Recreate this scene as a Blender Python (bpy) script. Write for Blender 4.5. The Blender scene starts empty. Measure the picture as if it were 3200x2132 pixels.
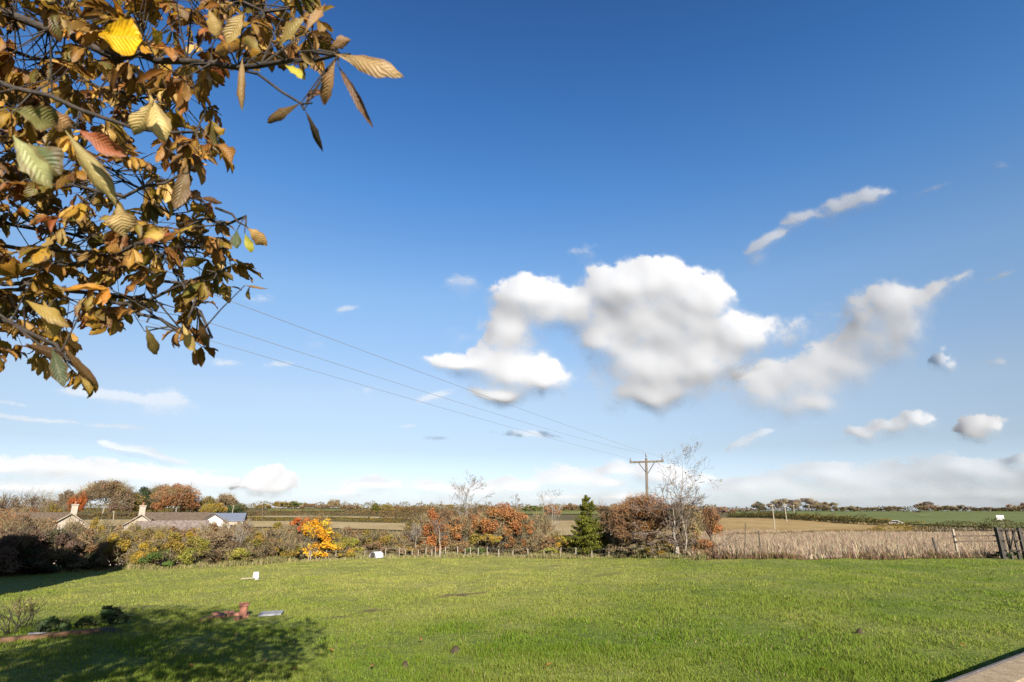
import bpy, math, random
import numpy as np
from mathutils import Vector

S = bpy.context.scene
COL = S.collection
R = math.radians

# ------------------------------------------------------------------ camera, sky, sun, exposure
CAMZ, PITCH, LENS = 2.6, R(16.5), 20.0
F = 1024 * LENS / 36.0
cam = bpy.data.objects.new('camera', bpy.data.cameras.new('camera'))
COL.objects.link(cam)
cam.location = (0, 0, CAMZ)
cam.rotation_euler = (R(90) + PITCH, 0, 0)
cam.data.lens = LENS
cam.data.sensor_width = 36
cam.data.clip_start = 0.05
cam.data.clip_end = 9000
cam.data.dof.use_dof = True
cam.data.dof.focus_distance = 12
cam.data.dof.aperture_fstop = 3.5
S.camera = cam

SUN_EL, SUN_AZ = R(24), R(165)            # azimuth from +Y clockwise: behind the camera, a little to the right
world = bpy.data.worlds.new('World')
S.world = world
world.use_nodes = True
wn = world.node_tree.nodes
bg = wn['Background']
sky = wn.new('ShaderNodeTexSky')
sky.sky_type = 'NISHITA'
sky.sun_disc = False
sky.sun_elevation = SUN_EL
sky.sun_rotation = SUN_AZ
sky.air_density = 1.0
sky.dust_density = 0.6
sky.ozone_density = 2.2
# the clear, deep blue of a cold November day: the sky's own colour filtered by altitude
w_tc = wn.new('ShaderNodeTexCoord'); w_xyz = wn.new('ShaderNodeSeparateXYZ'); w_ramp = wn.new('ShaderNodeValToRGB'); w_mul = wn.new('ShaderNodeMix')
w_mul.data_type = 'RGBA'; w_mul.blend_type = 'MULTIPLY'; w_mul.inputs[0].default_value = 1
w_stops = [(0.0, (.58, .65, .95)), (.097, (.55, .51, .56)), (.184, (.71, .62, .60)), (.352, (.70, .77, .80)), (.507, (.41, .68, .90)), (.635, (.275, .56, .84)), (.75, (.225, .44, .72))]
while len(w_ramp.color_ramp.elements) < len(w_stops): w_ramp.color_ramp.elements.new(.5)
for el_, (p_, c_) in zip(w_ramp.color_ramp.elements, w_stops):
    el_.position = p_; el_.color = (*c_, 1)
w_ln = world.node_tree.links.new
w_ln(w_tc.outputs['Generated'], w_xyz.inputs[0]); w_ln(w_xyz.outputs[2], w_ramp.inputs[0])
w_ln(sky.outputs[0], w_mul.inputs[6]); w_ln(w_ramp.outputs[0], w_mul.inputs[7]); w_ln(w_mul.outputs[2], bg.inputs[0])
bg.inputs[1].default_value = 0.075

sun = bpy.data.objects.new('sun', bpy.data.lights.new('sun', 'SUN'))
COL.objects.link(sun)
sun.data.energy = 5.0
sun.data.angle = R(0.5)
sun.data.color = (1.0, 0.93, 0.82)
sdir = Vector((math.sin(SUN_AZ) * math.cos(SUN_EL), math.cos(SUN_AZ) * math.cos(SUN_EL), math.sin(SUN_EL)))
sun.rotation_euler = sdir.to_track_quat('Z', 'Y').to_euler()

S.view_settings.view_transform = 'Standard'
S.view_settings.look = 'None'
S.view_settings.exposure = 1.55
S.view_settings.gamma = 1
S.render.engine = 'CYCLES'
S.cycles.max_bounces = 6
S.cycles.diffuse_bounces = 3
S.cycles.transparent_max_bounces = 12
S.cycles.caustics_reflective = False
S.cycles.caustics_refractive = False

# ------------------------------------------------------------------ helpers
def ray(px, py):
    vx = (np.asarray(px, float) - 512) / F
    vy = (341 - np.asarray(py, float)) / F
    fw = math.cos(PITCH) - vy * math.sin(PITCH)
    up = vy * math.cos(PITCH) + math.sin(PITCH)
    return vx, fw, up                      # X, Y, Z per unit of axial depth

def at_depth(px, py, d):
    x, y, z = ray(px, py)
    return np.stack([x * d, y * d, CAMZ + z * d], -1)

def theta_of(px, py=545):
    x, y, z = ray(px, py)
    return np.arctan2(x, y)

def smooth(a, b, x):
    t = np.clip((np.asarray(x, float) - a) / (b - a), 0, 1)
    return t * t * (3 - 2 * t)

def hash2(ix, iy, seed):
    h = (ix.astype(np.int64) * 374761393 + iy.astype(np.int64) * 668265263 + seed * 974634777) & 0xFFFFFFFF
    h = ((h ^ (h >> 13)) * 1274126177) & 0xFFFFFFFF
    h = h ^ (h >> 16)
    return (h & 0xFFFFFF) / float(0xFFFFFF)

def vnoise(x, y, seed=0):
    x = np.asarray(x, float); y = np.asarray(y, float)
    ix = np.floor(x).astype(np.int64); iy = np.floor(y).astype(np.int64)
    fx = x - ix; fy = y - iy
    fx = fx * fx * fx * (fx * (fx * 6 - 15) + 10); fy = fy * fy * fy * (fy * (fy * 6 - 15) + 10)
    a = hash2(ix, iy, seed); b = hash2(ix + 1, iy, seed); c = hash2(ix, iy + 1, seed); d = hash2(ix + 1, iy + 1, seed)
    return ((a * (1 - fx) + b * fx) * (1 - fy) + (c * (1 - fx) + d * fx) * fy) * 2 - 1

def gnoise(x, y, seed=0):
    x = np.asarray(x, float); y = np.asarray(y, float)
    ix = np.floor(x).astype(np.int64); iy = np.floor(y).astype(np.int64)
    fx = x - ix; fy = y - iy
    u = fx * fx * fx * (fx * (fx * 6 - 15) + 10); v = fy * fy * fy * (fy * (fy * 6 - 15) + 10)
    def g(a, b):
        t = hash2(ix + a, iy + b, seed) * 2 * math.pi
        return np.cos(t) * (fx - a) + np.sin(t) * (fy - b)
    return ((g(0, 0) * (1 - u) + g(1, 0) * u) * (1 - v) + (g(0, 1) * (1 - u) + g(1, 1) * u) * v) * 1.5

def fbm(x, y, octaves=5, seed=0, gain=0.5):
    v = 0; a = 1; t = 0
    c, s = 0.8, 0.6
    for o in range(octaves):
        v = v + a * gnoise(x + .37 * o, y + .71 * o, seed + o * 17); t += a
        x, y = (c * x - s * y) * 2.03, (s * x + c * y) * 2.03
        a *= gain
    return v / t

LP = np.array([(0, 0), (8, 0), (47, -.77), (56, -1.7), (72, -4.2), (95, -6), (130, -6), (180, -4.5), (250, -2.4), (350, -.4), (450, 1.6), (600, 4.2), (800, 3), (1300, -8), (4000, -40)], float)
RP = np.array([(0, 0), (35, 0), (60, -.75), (100, -1.6), (150, -1.9), (200, -.5), (350, 1.2), (420, 1.5), (600, 0), (1300, -12), (4000, -45)], float)
def zg(X, Y):
    X = np.asarray(X, float); Y = np.asarray(Y, float)
    r = np.hypot(X, Y)
    th = np.arctan2(X, Y)
    w = smooth(0.02, 0.36, th)
    z = np.interp(r, LP[:, 0], LP[:, 1]) * (1 - w) + np.interp(r, RP[:, 0], RP[:, 1]) * w
    amp = smooth(4, 12, r) * (1 - smooth(40, 55, r))
    z = z + amp * (0.05 * vnoise(X / 2.3, Y / 2.3, 3) + 0.025 * vnoise(X / .6, Y / .6, 4))
    z = z + smooth(80, 200, r) * 0.5 * vnoise(X / 45, Y / 45, 9)
    return z

RS = np.geomspace(3, 1400, 2600)
def ground_r(px, py):
    x, y, z = ray(px, py)
    h = math.hypot(x, y); x, y, z = x / h, y / h, z / h
    below = CAMZ + z * RS < zg(x * RS, y * RS)
    i = int(np.argmax(below)) if below.any() else len(RS) - 1
    return float(RS[i])

def on_ground(px, py):
    th = float(theta_of(px, py)); r = ground_r(px, py)
    X, Y = r * math.sin(th), r * math.cos(th)
    return Vector((X, Y, float(zg(X, Y))))

def on_bearing(px, r, py=545):
    th = float(theta_of(px, py))
    X, Y = r * math.sin(th), r * math.cos(th)
    return Vector((X, Y, float(zg(X, Y))))

def z_at(px, py, r):
    x, y, z = ray(px, py)
    return CAMZ + r * float(z / np.hypot(x, y))

def m_per_px(px, r, py=530):                # metres across one pixel column at horizontal range r
    x, y, z = ray(px, py)
    return r / float(np.hypot(x, y)) / F

def tag(o, label=None, cat=None, group=None, kind=None):
    if label: o['label'] = label
    if cat: o['category'] = cat
    if group: o['group'] = group
    if kind: o['kind'] = kind
    return o

def empty(name, loc, label, cat, group=None):
    o = bpy.data.objects.new(name, None)
    COL.objects.link(o)
    o.location = loc
    o.empty_display_size = 0.2
    return tag(o, label, cat, group)

def mesh_np(name, V, Fs, mat, parent=None, col=None, uv=None, smooth_=False, loc=None, extra=None):
    V = np.ascontiguousarray(V, np.float32)
    if not isinstance(Fs, (list, tuple)): Fs = [Fs]
    Fs = [np.asarray(f, np.int32) for f in Fs if len(f)]
    me = bpy.data.meshes.new(name)
    me.vertices.add(len(V)); me.vertices.foreach_set('co', V.ravel())
    loops = np.concatenate([f.ravel() for f in Fs])
    tot = np.concatenate([np.full(len(f), f.shape[1], np.int32) for f in Fs])
    start = np.concatenate([[0], np.cumsum(tot)[:-1]]).astype(np.int32)
    me.loops.add(len(loops)); me.loops.foreach_set('vertex_index', loops)
    me.polygons.add(len(tot)); me.polygons.foreach_set('loop_start', start); me.polygons.foreach_set('loop_total', tot)
    me.polygons.foreach_set('use_smooth', np.full(len(tot), bool(smooth_)))
    me.update(calc_edges=True)
    if col is not None:
        a = me.attributes.new('tint', 'FLOAT_COLOR', 'POINT')
        c = np.ones((len(V), 4), np.float32); c[:, :3] = np.asarray(col) * 0.62
        a.data.foreach_set('color', c.ravel())
    if extra:
        for k, v in extra.items():
            a = me.attributes.new(k, 'FLOAT', 'POINT'); a.data.foreach_set('value', np.ascontiguousarray(v, np.float32))
    if uv is not None:
        l = me.uv_layers.new(name='UVMap'); l.data.foreach_set('uv', np.ascontiguousarray(uv[loops], np.float32).ravel())
    me.validate()
    if mat: me.materials.append(mat)
    o = bpy.data.objects.new(name, me)
    COL.objects.link(o)
    if parent: o.parent = parent
    if loc is not None: o.location = loc
    return o

class MB:                                   # collects boxes and tubes into one mesh
    def __init__(s): s.V = []; s.Q = []; s.n = 0
    def add(s, V, Q):
        s.V.append(np.asarray(V, float)); s.Q.append(np.asarray(Q, int) + s.n); s.n += len(V)
    def box(s, x0, x1, y0, y1, z0, z1):
        V = [(x, y, z) for z in (z0, z1) for y in (y0, y1) for x in (x0, x1)]
        s.add(V, [(0, 2, 3, 1), (4, 5, 7, 6), (0, 1, 5, 4), (1, 3, 7, 5), (3, 2, 6, 7), (2, 0, 4, 6)])
    def beam(s, a, b, w, h, up=(0, 0, 1)):
        a = np.array(a, float); b = np.array(b, float); d = b - a; d /= np.linalg.norm(d)
        u = np.array(up, float)
        if abs(d @ u) > .98: u = np.array((0, 1, 0.))
        sx = np.cross(d, u); sx /= np.linalg.norm(sx); sy = np.cross(sx, d)
        V = [p + sx * w / 2 * i + sy * h / 2 * j for p in (a, b) for i, j in ((-1, -1), (1, -1), (1, 1), (-1, 1))]
        s.add(V, [(0, 1, 2, 3), (7, 6, 5, 4), (0, 4, 5, 1), (1, 5, 6, 2), (2, 6, 7, 3), (3, 7, 4, 0)])
    def tube(s, pts, rad, n=6):
        V, Q = tube_np(np.array(pts, float), np.array(rad, float), n); s.add(V, Q)
    def lathe(s, prof, n=16, c=(0, 0, 0)):
        V = []; Q = []
        for r, z in prof:
            for k in range(n):
                a = 2 * math.pi * k / n; V.append((c[0] + r * math.cos(a), c[1] + r * math.sin(a), c[2] + z))
        for i in range(len(prof) - 1):
            for k in range(n):
                Q.append((i * n + k, i * n + (k + 1) % n, (i + 1) * n + (k + 1) % n, (i + 1) * n + k))
        s.add(V, Q)
    def prism(s, poly, y0, y1):             # polygon in XZ extruded along Y (quads only: strips of the polygon edge plus fan caps as quads)
        n = len(poly); V = [(x, y0, z) for x, z in poly] + [(x, y1, z) for x, z in poly]
        cx = sum(p[0] for p in poly) / n; cz = sum(p[1] for p in poly) / n
        V += [(cx, y0, cz), (cx, y1, cz)]
        Q = [(i, (i + 1) % n, n + (i + 1) % n, n + i) for i in range(n)]
        s.add(V, Q)
        T = []
        for i in range(n):
            T.append((2 * n, (i + 1) % n, i, i)); T.append((2 * n + 1, n + i, n + (i + 1) % n, n + (i + 1) % n))
        s.T = getattr(s, 'T', []); s.T.append(np.array([t[:3] for t in T]) + s.n - len(V))
    def build(s, name, mat, parent=None, loc=None, smooth_=False):
        F_ = [np.concatenate(s.Q)] + list(getattr(s, 'T', []))
        return mesh_np(name, np.concatenate(s.V), F_, mat, parent, loc=loc, smooth_=smooth_)

def tube_np(P, rad, n=6):
    k = len(P)
    T = np.gradient(P, axis=0); T /= np.linalg.norm(T, axis=1)[:, None] + 1e-9
    ref = np.array((0.31, 0.17, 0.93)) if abs(T[:, 2]).mean() < .8 else np.array((1, 0.2, 0.1))
    A = np.cross(T, ref); A /= np.linalg.norm(A, axis=1)[:, None] + 1e-9
    B = np.cross(T, A)
    ang = np.arange(n) * 2 * math.pi / n
    V = P[:, None, :] + rad[:, None, None] * (np.cos(ang)[None, :, None] * A[:, None, :] + np.sin(ang)[None, :, None] * B[:, None, :])
    V = V.reshape(-1, 3)
    i = np.arange(k - 1)[:, None] * n; j = np.arange(n)[None, :]; j2 = (j + 1) % n
    Q = np.stack([i + j, i + j2, i + n + j2, i + n + j], -1).reshape(-1, 4)
    return V, Q

def segs_np(seg, n=4):                      # many straight tapered twigs at once
    seg = np.asarray(seg, float)
    a, b, r0, r1 = seg[:, 0:3], seg[:, 3:6], seg[:, 6], seg[:, 7]
    T = b - a; T /= np.linalg.norm(T, axis=1)[:, None] + 1e-9
    ref = np.where(np.abs(T[:, 2:3]) < .8, np.array([[0, 0, 1.]]), np.array([[1., 0, 0]]))
    A = np.cross(T, ref); A /= np.linalg.norm(A, axis=1)[:, None] + 1e-9
    B = np.cross(T, A)
    ang = np.arange(n) * 2 * math.pi / n
    ring = np.cos(ang)[None, :, None] * A[:, None] + np.sin(ang)[None, :, None] * B[:, None]
    V = np.concatenate([a[:, None] + ring * r0[:, None, None], b[:, None] + ring * r1[:, None, None]], 1)
    base = np.arange(len(seg))[:, None, None] * 2 * n
    j = np.arange(n); q = np.stack([j, (j + 1) % n, n + (j + 1) % n, n + j], -1)[None]
    return V.reshape(-1, 3), (base + q).reshape(-1, 4)

# ------------------------------------------------------------------ materials
ALB = 0.62                                  # the palette below was mixed by eye; this brings it to real-world reflectances
def dim(c): return tuple(v * ALB for v in c)
def newmat(name):
    m = bpy.data.materials.new(name); m.use_nodes = True
    nt = m.node_tree; nt.nodes.clear()
    out = nt.nodes.new('ShaderNodeOutputMaterial')
    return m, nt, out

def N(nt, t, **kw):
    n = nt.nodes.new(t)
    for k, v in kw.items():
        if k.startswith('i_'): n.inputs[int(k[2:]) if k[2:].isdigit() else k[2:]].default_value = v
        else: setattr(n, k, v)
    return n

def ramp(nt, fac, stops):
    r = N(nt, 'ShaderNodeValToRGB')
    e = r.color_ramp.elements
    while len(e) < len(stops): e.new(0.5)
    for el, (p, c) in zip(e, stops):
        el.position = p; el.color = (*c, 1)
    nt.links.new(fac, r.inputs[0])
    return r.outputs[0]

def noise(nt, scale, detail=4, vec=None, rough=0.55, stretch=None):
    n = N(nt, 'ShaderNodeTexNoise'); n.inputs['Scale'].default_value = scale
    n.inputs['Detail'].default_value = detail; n.inputs['Roughness'].default_value = rough
    if vec is None:
        tc = N(nt, 'ShaderNodeTexCoord'); vec = tc.outputs['Object']
    if stretch:
        mp = N(nt, 'ShaderNodeMapping'); mp.inputs['Scale'].default_value = stretch
        nt.links.new(vec, mp.inputs[0]); vec = mp.outputs[0]
    nt.links.new(vec, n.inputs['Vector'])
    return n.outputs['Fac']

def mixc(nt, fac, a, b, mode='MIX'):
    m = N(nt, 'ShaderNodeMix', data_type='RGBA', blend_type=mode)
    for sock, v in ((m.inputs[0], fac), (m.inputs[6], a), (m.inputs[7], b)):
        if hasattr(v, 'is_linked'): nt.links.new(v, sock)
        elif isinstance(v, (int, float)): sock.default_value = v
        else: sock.default_value = (*v, 1)
    return m.outputs[2]

def leafy(name, trans=0.35, rough=0.6, gloss=0.25):
    """foliage that takes its own colour from the mesh: each leaf or blade has its colour"""
    m, nt, out = newmat(name)
    at = N(nt, 'ShaderNodeAttribute', attribute_name='tint')
    p = N(nt, 'ShaderNodeBsdfPrincipled'); p.inputs['Roughness'].default_value = rough
    p.inputs['Specular IOR Level'].default_value = gloss
    t = N(nt, 'ShaderNodeBsdfTranslucent')
    mx = N(nt, 'ShaderNodeMixShader'); mx.inputs[0].default_value = trans
    nt.links.new(at.outputs[0], p.inputs['Base Color']); nt.links.new(at.outputs[0], t.inputs[0])
    nt.links.new(p.outputs[0], mx.inputs[1]); nt.links.new(t.outputs[0], mx.inputs[2]); nt.links.new(mx.outputs[0], out.inputs[0])
    return m

def plain(name, c1, c2, scale=3.0, rough=0.85, bump=0.3, detail=6, stretch=None, bscale=None, spec=0.2):
    m, nt, out = newmat(name)
    p = N(nt, 'ShaderNodeBsdfPrincipled'); p.inputs['Roughness'].default_value = rough
    p.inputs['Specular IOR Level'].default_value = spec
    f = noise(nt, scale, detail, stretch=stretch)
    nt.links.new(ramp(nt, f, [(0.3, dim(c1)), (0.7, dim(c2))]), p.inputs['Base Color'])
    if bump:
        b = N(nt, 'ShaderNodeBump'); b.inputs['Strength'].default_value = bump; b.inputs['Distance'].default_value = 0.02
        nt.links.new(noise(nt, bscale or scale * 6, 5, stretch=stretch), b.inputs['Height']); nt.links.new(b.outputs[0], p.inputs['Normal'])
    nt.links.new(p.outputs[0], out.inputs[0])
    return m

def land(name, stops, s1, s2, s3=None, bump=0.6, dist=0.1, stretch=None):
    m, nt, out = newmat(name)
    p = N(nt, 'ShaderNodeBsdfPrincipled'); p.inputs['Roughness'].default_value = 0.95; p.inputs['Specular IOR Level'].default_value = 0.05
    a = noise(nt, s1, 5, stretch=stretch); b = noise(nt, s2, 6, stretch=stretch)
    ad = N(nt, 'ShaderNodeMix'); ad.inputs[0].default_value = 0.5
    nt.links.new(a, ad.inputs[2]); nt.links.new(b, ad.inputs[3])
    nt.links.new(ramp(nt, ad.outputs[0], [(p_, dim(c_)) for p_, c_ in stops]), p.inputs['Base Color'])
    bp = N(nt, 'ShaderNodeBump'); bp.inputs['Strength'].default_value = bump; bp.inputs['Distance'].default_value = dist
    nt.links.new(noise(nt, s3 or s2 * 4, 5, stretch=stretch), bp.inputs['Height']); nt.links.new(bp.outputs[0], p.inputs['Normal'])
    nt.links.new(p.outputs[0], out.inputs[0])
    return m

M = {}
M['leaf'] = leafy('hedgerow_leaves', 0.35, 0.75, 0.08)
M['far_leaf'] = leafy('distant_leaves', 0.2, 0.9, 0.05)
M['blade'] = leafy('grass_blades', 0.4, 0.7, 0.08)
M['dry'] = leafy('dry_grass', 0.3, 0.8, 0.1)
M['bark'] = plain('bark', (.028, .022, .019), (.085, .068, .055), 9, .9, .6)
M['pale_bark'] = plain('pale_bark', (.20, .17, .13), (.38, .335, .275), 6, .85, .3)
M['twig'] = plain('twigs', (.10, .075, .06), (.22, .17, .14), 4, .9, 0)
M['pale_twig'] = plain('pale_twigs', (.16, .14, .12), (.26, .23, .20), 4, .9, 0)
M['post'] = plain('weathered_post', (.24, .20, .15), (.40, .34, .26), 14, .9, .4)
M['old_wood'] = plain('old_dark_wood', (.035, .03, .027), (.10, .085, .07), 9, .85, .5, stretch=(1, 1, .15))
M['grey_rail'] = plain('grey_rail', (.09, .065, .045), (.22, .17, .12), 8, .9, .4)
M['pole_wood'] = plain('pole_wood', (.12, .095, .07), (.24, .20, .155), 6, .85, .4, stretch=(1, 1, .1))
M['metal'] = plain('dark_metal', (.05, .05, .055), (.09, .09, .095), 8, .5, 0)
M['wire'] = plain('wire', (.22, .23, .25), (.30, .31, .33), 4, .5, 0)
M['porcelain'] = plain('porcelain', (.12, .10, .09), (.2, .18, .16), 4, .35, 0, spec=.5)
M['white_sheet'] = plain('white_painted_sheet', (.50, .50, .49), (.66, .66, .64), 5, .5, .05)
M['shaded_end'] = plain('shade_grey_board', (.16, .155, .17), (.24, .23, .24), 7, .8, .2)  # shade on the shelter's end face, put into an even dark grey
M['white_plastic'] = plain('white_plastic', (.68, .68, .65), (.80, .80, .77), 20, .45, .05)
M['stone_wall'] = plain('rubble_stone', (.30, .25, .20), (.48, .41, .33), 5, .9, .9, bscale=9)
M['coping'] = plain('sandstone_coping', (.30, .215, .125), (.45, .35, .225), 7, .9, .5)
M['coping_edge'] = plain('grey_coping_edge', (.11, .098, .10), (.18, .16, .155), 12, .9, .6)  # darker grey than the tan coping top
M['roof_tile'] = plain('lichened_roof_tiles', (.085, .06, .042), (.165, .12, .085), 3, .9, .5)
M['pale_tile'] = plain('pale_mottled_tiles', (.12, .088, .068), (.34, .27, .23), 2.4, .9, .5)
M['slate'] = plain('blue_slate', (.14, .16, .21), (.2, .22, .28), 4, .7, .3)
M['render_white'] = plain('white_render', (.62, .60, .57), (.76, .74, .70), 3, .8, .1)
M['brick'] = plain('old_brick', (.22, .09, .06), (.36, .17, .12), 12, .9, .4)
M['terracotta'] = plain('terracotta', (.30, .12, .075), (.42, .19, .13), 8, .8, .1)
M['slab'] = plain('grey_slab', (.20, .20, .21), (.34, .34, .355), 9, .85, .2)
M['rust_wood'] = plain('rust_brown_timber', (.09, .048, .028), (.20, .11, .06), 6, .9, .4, stretch=(.2, 1, 1))
M['soil'] = plain('bare_soil', (.045, .034, .02), (.10, .075, .045), 14, .95, .8)
M['glass'] = plain('window_glass', (.03, .035, .04), (.05, .055, .06), 2, .1, 0, spec=.6)
M['door'] = plain('painted_door', (.05, .09, .08), (.07, .12, .10), 4, .6, .1)
M['car_paint'] = plain('silver_paint', (.55, .55, .56), (.62, .62, .63), 3, .3, 0, spec=.6)
M['rubber'] = plain('tyre_rubber', (.02, .02, .02), (.035, .035, .035), 8, .9, 0)

# ------------------------------------------------------------------ ground
def polar(name, th, r0f, r1f, nr, zoff, mat, kind='structure', extra=None, geom=False):
    th = np.asarray(th); s = np.linspace(0, 1, nr)
    r0 = r0f(th) if callable(r0f) else np.full_like(th, r0f); r1 = r1f(th) if callable(r1f) else np.full_like(th, r1f)
    if geom: rr = np.exp(np.log(r0)[:, None] * (1 - s) + np.log(r1)[:, None] * s)
    else: rr = r0[:, None] * (1 - s) + r1[:, None] * s
    X = rr * np.sin(th)[:, None]; Y = rr * np.cos(th)[:, None]
    Z = zg(X, Y) + (zoff(rr) if callable(zoff) else zoff)
    V = np.stack([X, Y, Z], -1).reshape(-1, 3)
    n = len(th); i = np.arange(n - 1)[:, None] * nr; j = np.arange(nr - 1)[None]
    Q = np.stack([i + j, i + j + 1, i + nr + j + 1, i + nr + j], -1).reshape(-1, 4)
    ex = {k: f(X, Y).reshape(-1) for k, f in extra.items()} if extra else None
    o = mesh_np(name, V, Q, mat, smooth_=True, extra=ex)
    return tag(o, kind=kind)

M['ground'] = land('rough_ground', [(.32, (.10, .085, .045)), (.5, (.15, .12, .06)), (.68, (.12, .13, .05))], .05, .5, bump=.3)
full = np.concatenate([np.linspace(-math.pi, -1.0, 90), np.linspace(-.99, .99, 260), np.linspace(1.0, math.pi, 90)])
polar('terrain', full, 1.0, 4000.0, 170, lambda r: -0.02 - .02 * np.minimum(r / 40, 1), M['ground'], geom=True)

EDGE_PX = np.array([(-120, 592), (0, 577), (100, 571), (150, 569), (200, 567), (250, 565), (300, 561.5), (350, 559), (400, 557.5), (500, 557), (600, 558), (700, 560), (800, 560), (900, 560), (1024, 558), (1140, 556)])
e_th = np.array([float(theta_of(p, y)) for p, y in EDGE_PX]); e_r = np.array([ground_r(p, y) for p, y in EDGE_PX])
def edge_r(th):
    return np.interp(th, e_th, e_r)
def field_r(th):
    th = np.asarray(th); a = np.abs(th)
    return edge_r(th) * (1 - smooth(.95, 1.5, a)) + 30 * smooth(.95, 1.5, a)

TRACK = [np.array(on_ground(p, y))[:2] for p, y in ((330, 618), (400, 606), (455, 596), (500, 590), (560, 581), (610, 574), (660, 566))]
def dist_track(X, Y):
    X = np.asarray(X, float); Y = np.asarray(Y, float); d = np.full(X.shape, 1e9)
    for a, b in zip(TRACK[:-1], TRACK[1:]):
        ab = b - a; t = np.clip(((X - a[0]) * ab[0] + (Y - a[1]) * ab[1]) / (ab @ ab), 0, 1)
        d = np.minimum(d, np.hypot(X - a[0] - t * ab[0], Y - a[1] - t * ab[1]))
    return d
def wear(X, Y):
    return np.clip((1 - smooth(.10, .42, dist_track(X, Y) + .25 * vnoise(X / .7, Y / .7, 21))) * smooth(-.5, .3, vnoise(X / 2.4, Y / 2.4, 22)), 0, 1)
def yellowness(X, Y):                        # yellower, lighter sward towards the middle and far side of the field
    r = np.hypot(X, Y); th = np.arctan2(X, Y)
    return np.clip(.19 + .74 * smooth(11, 29, r) * (1 - .85 * smooth(.0, .5, th)) * (1 - .5 * smooth(.35, .7, -th)) + .3 * fbm(X / 5.5, Y / 5.5, 4, 31) + .2 * vnoise(X / 1.3, Y / 2.2, 33), 0, 1)

def field_material():
    m, nt, out = newmat('meadow_turf')
    p = N(nt, 'ShaderNodeBsdfPrincipled'); p.inputs['Roughness'].default_value = .9; p.inputs['Specular IOR Level'].default_value = .1
    yl = N(nt, 'ShaderNodeAttribute', attribute_name='yellow_mix'); we = N(nt, 'ShaderNodeAttribute', attribute_name='wear')
    f = noise(nt, 1.6, 6); g = noise(nt, 9, 5)
    green = ramp(nt, f, [(.3, dim((.10, .15, .022))), (.5, dim((.14, .19, .03))), (.7, dim((.18, .22, .045)))])
    dry = ramp(nt, f, [(.3, dim((.27, .275, .065))), (.55, dim((.34, .33, .09))), (.75, dim((.39, .36, .13)))])  # lighter yellow ramp, mixed in by position on the field
    c = mixc(nt, yl.outputs['Fac'], green, dry)
    c = mixc(nt, ramp(nt, g, [(.35, (0, 0, 0)), (.62, (1, 1, 1))]), mixc(nt, 1.0, c, (.62, .62, .55), 'MULTIPLY'), c)
    c = mixc(nt, we.outputs['Fac'], c, dim((.15, .10, .05)))
    nt.links.new(c, p.inputs['Base Color'])
    b = N(nt, 'ShaderNodeBump'); b.inputs['Strength'].default_value = .9; b.inputs['Distance'].default_value = .05
    nt.links.new(noise(nt, 7, 6), b.inputs['Height']); nt.links.new(b.outputs[0], p.inputs['Normal'])
    nt.links.new(p.outputs[0], out.inputs[0])
    return m
polar('field', full, 1.2, field_r, 190, 0.0, field_material(), extra={'yellow_mix': yellowness, 'wear': wear})

def patch(name, cols, mat, n=60, nr=14, lift=None):
    """a field on the slopes beyond: cols = (bearing px, far row, near row); rows become ranges on the terrain"""
    px = np.array([c[0] for c in cols], float)
    t = np.linspace(px[0], px[-1], n)
    far = np.interp(t, px, [c[1] for c in cols]); near = np.interp(t, px, [c[2] for c in cols])
    th = np.array([float(theta_of(a, b)) for a, b in zip(t, far)])
    rf = np.array([ground_r(a, b) for a, b in zip(t, far)]); rn = np.array([ground_r(a, b) for a, b in zip(t, near)])
    k = np.ones(5) / 5
    rf = np.convolve(np.pad(rf, 2, 'edge'), k, 'valid'); rn = np.convolve(np.pad(rn, 2, 'edge'), k, 'valid')
    f0 = lambda x: np.interp(x, th, rn); f1 = lambda x: np.interp(x, th, rf)
    return polar(name, th, f0, f1, nr, lift or (lambda r: .02 + .0009 * r), mat)

M['stubble'] = land('stubble', [(.3, (.30, .215, .10)), (.5, (.40, .30, .15)), (.7, (.46, .37, .21))], .06, .5, bump=.3)
M['ochre'] = land('ochre_rough_grass', [(.3, (.26, .165, .065)), (.5, (.38, .26, .11)), (.7, (.45, .34, .17))], .08, .6, bump=.5)
M['pasture'] = land('green_pasture', [(.3, (.115, .145, .045)), (.5, (.15, .175, .06)), (.7, (.19, .20, .075))], .03, .4, bump=.2)
M['far_green'] = land('far_green_field', [(.3, (.15, .17, .05)), (.7, (.22, .22, .08))], .03, .4, bump=.2)
M['scrub'] = land('brown_scrub', [(.3, (.09, .07, .04)), (.5, (.15, .11, .06)), (.7, (.17, .14, .07))], .1, .9, bump=.5)
M['meadow_floor'] = land('dry_meadow_floor', [(.3, (.22, .15, .09)), (.5, (.35, .26, .165)), (.7, (.42, .32, .205))], .5, 3, bump=.5)
# right-hand side, near to far
polar('dry_meadow', np.linspace(float(theta_of(690)), float(theta_of(1420)), 140), lambda t: edge_r(t) + .1, 175., 60, lambda r: .02 + .0006 * r, M['meadow_floor'])
patch('stubble_field', [(640, 518, 539), (700, 518, 538.5), (780, 519, 535.5), (860, 523, 532), (930, 527, 530.5)], M['ochre'])
patch('pasture', [(735, 511.6, 516.5), (800, 511.2, 518), (900, 511.4, 524), (1000, 512.0, 528.5), (1140, 512.2, 530), (1420, 512.2, 530)], M['pasture'])
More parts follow.
